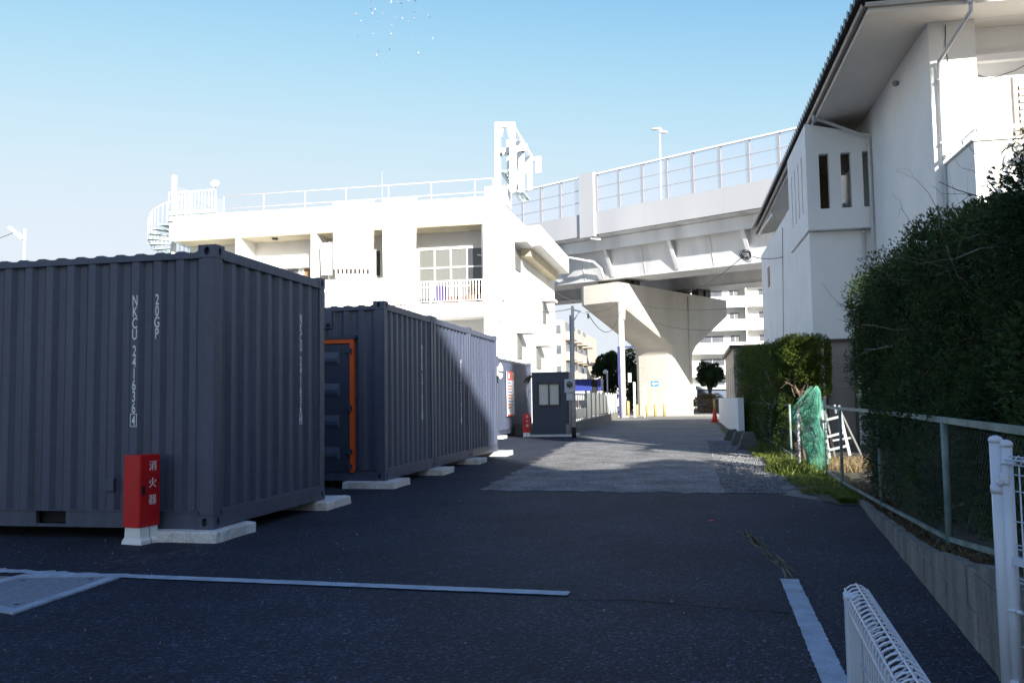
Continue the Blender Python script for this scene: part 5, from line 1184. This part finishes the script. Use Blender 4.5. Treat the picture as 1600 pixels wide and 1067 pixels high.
wire([aX(866,455,BX),aY(912,471,58)],'pale cable from the white building towards the pier',.02,.2); wire([aY(894,482,28.4),aX(785,470,BX+.1)],'thin cable from the steel pole to the white building',.012,.3)
wire([aY(919,491,28.4),aY(972,472,58.4)],'thin cable between the steel pole and the utility pole',.014,1.2); wire([aY(896,484,28.4),aY(972,466,58.4)],'upper thin cable between the steel pole and the utility pole',.012,.4)
wire([aY(975,470,58.4),aX(1207,475,2.9)],'thin cable from the utility pole past the pier',.012,.4); wire([aY(975,478,58.4),aX(1207,500,2.9)],'lower thin cable from the utility pole past the pier',.012,.9)
wire([aY(20,364,45),aY(-60,380,45)],'thin cable at the left street lamp',.02,.2)

# ------------------------------------------------------------------ birds
bird=MB(); bird.lathe([(.005,-.2),(.05,-.12),(.07,0),(.05,.1),(.03,.15),(.004,.2)],(0,0,0),8); bird.xf(Matrix.Rotation(R(90),4,'X'))
for s in (-1,1): bird.add([(s*.04,.08,.03),(s*.04,-.08,.03),(s*.22,-.06,.14),(s*.22,.1,.14),(s*.42,-.08,.1)],[(0,1,2,3),(3,2,4)])
bird.add([(-.03,-.15,0),(.03,-.15,0),(.06,-.3,.0),(-.06,-.3,.0)],[(0,1,2,3)])
bmz=bird.mesh('bird','bird',True)
bp=[(535,27),(555,23),(564,33),(573,37),(578,3),(581,7),(579,15),(586,15),(582,22),(588,28),(591,28),(602,2),(603,32),(612,1),(611,4),(620,4),(617,27),(619,30),(625,29),(628,29),(629,11),(629,17),(638,1),(649,3),(648,20),(650,22),(658,14),(670,24),(671,27),(647,29),(639,34),(612,40),(583,53),(610,54),(612,58),(644,59),(676,60),(559,58),(556,84),(575,82),(591,80),(608,78),(600,101),(589,87),(654,84),(627,6),(598,20)]
for i,(x,y) in enumerate(bp):
    q=aY(x,y,95+rng.uniform(-8,8)); o=bpy.data.objects.new('bird',bmz); o.location=q; o.rotation_euler=(rng.normal(0,.5),rng.normal(0,.7),rng.uniform(0,6.28)); o.scale=(rng.uniform(.38,.6),)*3; col.objects.link(o); tag(o,'small pale bird in the flock high in the blue sky','bird','birds flying in a loose flock')

# ------------------------------------------------------------------ beyond the frame: unseen masses added to shade the yard, and the garden tree
nb=thing('added_shade_block',(15,-31,0),'unseen tall block added well behind the viewer to shade the yard','building')  # added out of view; edges and height set by the shadow on the containers
MB().box((8.95,-38,0),(20.95,-25,21.2)).build('wall',mat('dark_brick',(.22,.20,.19),.9,.2,3),nb)
for f in range(6):
    for k in range(4):
        w_=MB().box((9.95+k*2.8,-25.001,1.0+f*3.3),(11.75+k*2.8,-24.95,2.6+f*3.3)).build('window','white2',nb); MB().box((10.05+k*2.8,-24.949,1.1+f*3.3),(11.65+k*2.8,-24.93,2.5+f*3.3)).build('pane','window',w_)
nh=thing('added_shade_house',(7,0,0),'unseen low house shape added right of the frame to shade the hedge','house')  # added out of view so the tall hedge stays in shade
b=MB(); b.prism([(5.5,2,0),(7.6,2,0),(7.6,2,6.3),(5.5,2,6.0)],(0,-6.8,0)); b.build('wall',bpy.data.materials['dark_brick'],nh)
b=MB(); b.prism([(5.3,2.1,5.98),(7.7,2.1,6.32),(7.7,2.1,6.45),(5.3,2.1,6.1)],(0,-7.2,0)); b.build('roof','tile',nh)
rt_=thing('garden_tree',(7.3,11.6,0),'broad leaved evergreen tree whose twigs enter the frame at the right edge','tree')
bl=[]
for i in range(46):
    u=unit(1)[0]*rng.random()**.4; bl.append((7.3+u[0]*1.9,11.7+u[1]*1.9,5.0+u[2]*1.3,.5,.5,.4))
b=MB(); b.tube([(7.3,11.6,0),(7.35,11.6,2.5),(7.3,11.7,4.2),(7.4,11.7,6.5)],[.16,.13,.1,.03],8)
for q in bl[::2]: b.tube([(7.32,11.65,3.8),((7.3+q[0])/2,(11.6+q[1])/2,(4+q[2])/2),(q[0],q[1],q[2])],[.05,.03,.008],5)
tw=[aY(px,py,11.6) for px,py in ((1597,200),(1588,214),(1577,232),(1592,240),(1600,252),(1582,256),(1600,225),(1568,262),(1594,262),(1603,208),(1561,240))]
for q in tw: b.tube([Vector((5.0,11.65,4.9)),(q+Vector((5.0,11.65,4.9)))/2+Vector((0,0,.05)),q],[.02,.012,.004],5)
b.build('trunk','bark',rt_,True); foliage('crown',bl,5200,.13,.05,'broad',rt_,per=4,deep=.6,spread=1.3)
foliage('twig_leaves',[(q.x,q.y,q.z,.05,.05,.035) for q in tw],40,.10,.022,'broad',rt_,per=3,deep=.9,spread=1.3)

tt=thing('added_shade_tree',(15.4,-5,0),'unseen tall tree added right of the frame to shade the booth','tree')  # added out of view; its raised crown shades the booth and far container
bl=[]
for i in range(60):
    u=unit(1)[0]*rng.random()**.4; bl.append((15.0+u[0]*.9,-5+u[1]*.6,17.3+u[2]*3.1,.42,.42,.5))
b=MB(); b.tube([(15.4,-5,0),(15.45,-5,5),(15.4,-5,10),(15.1,-5,19)],[.22,.18,.13,.03],8)
for q in bl[::2]: b.tube([(15.2,-5,12.5),((15.2+q[0])/2,(-5+q[1])/2,(13.5+q[2])/2),(q[0],q[1],q[2])],[.05,.03,.008],5)
b.build('trunk','bark',tt,True); foliage('crown',bl,9000,.2,.12,'treeleaf',tt,per=4,deep=.8,spread=1.3)
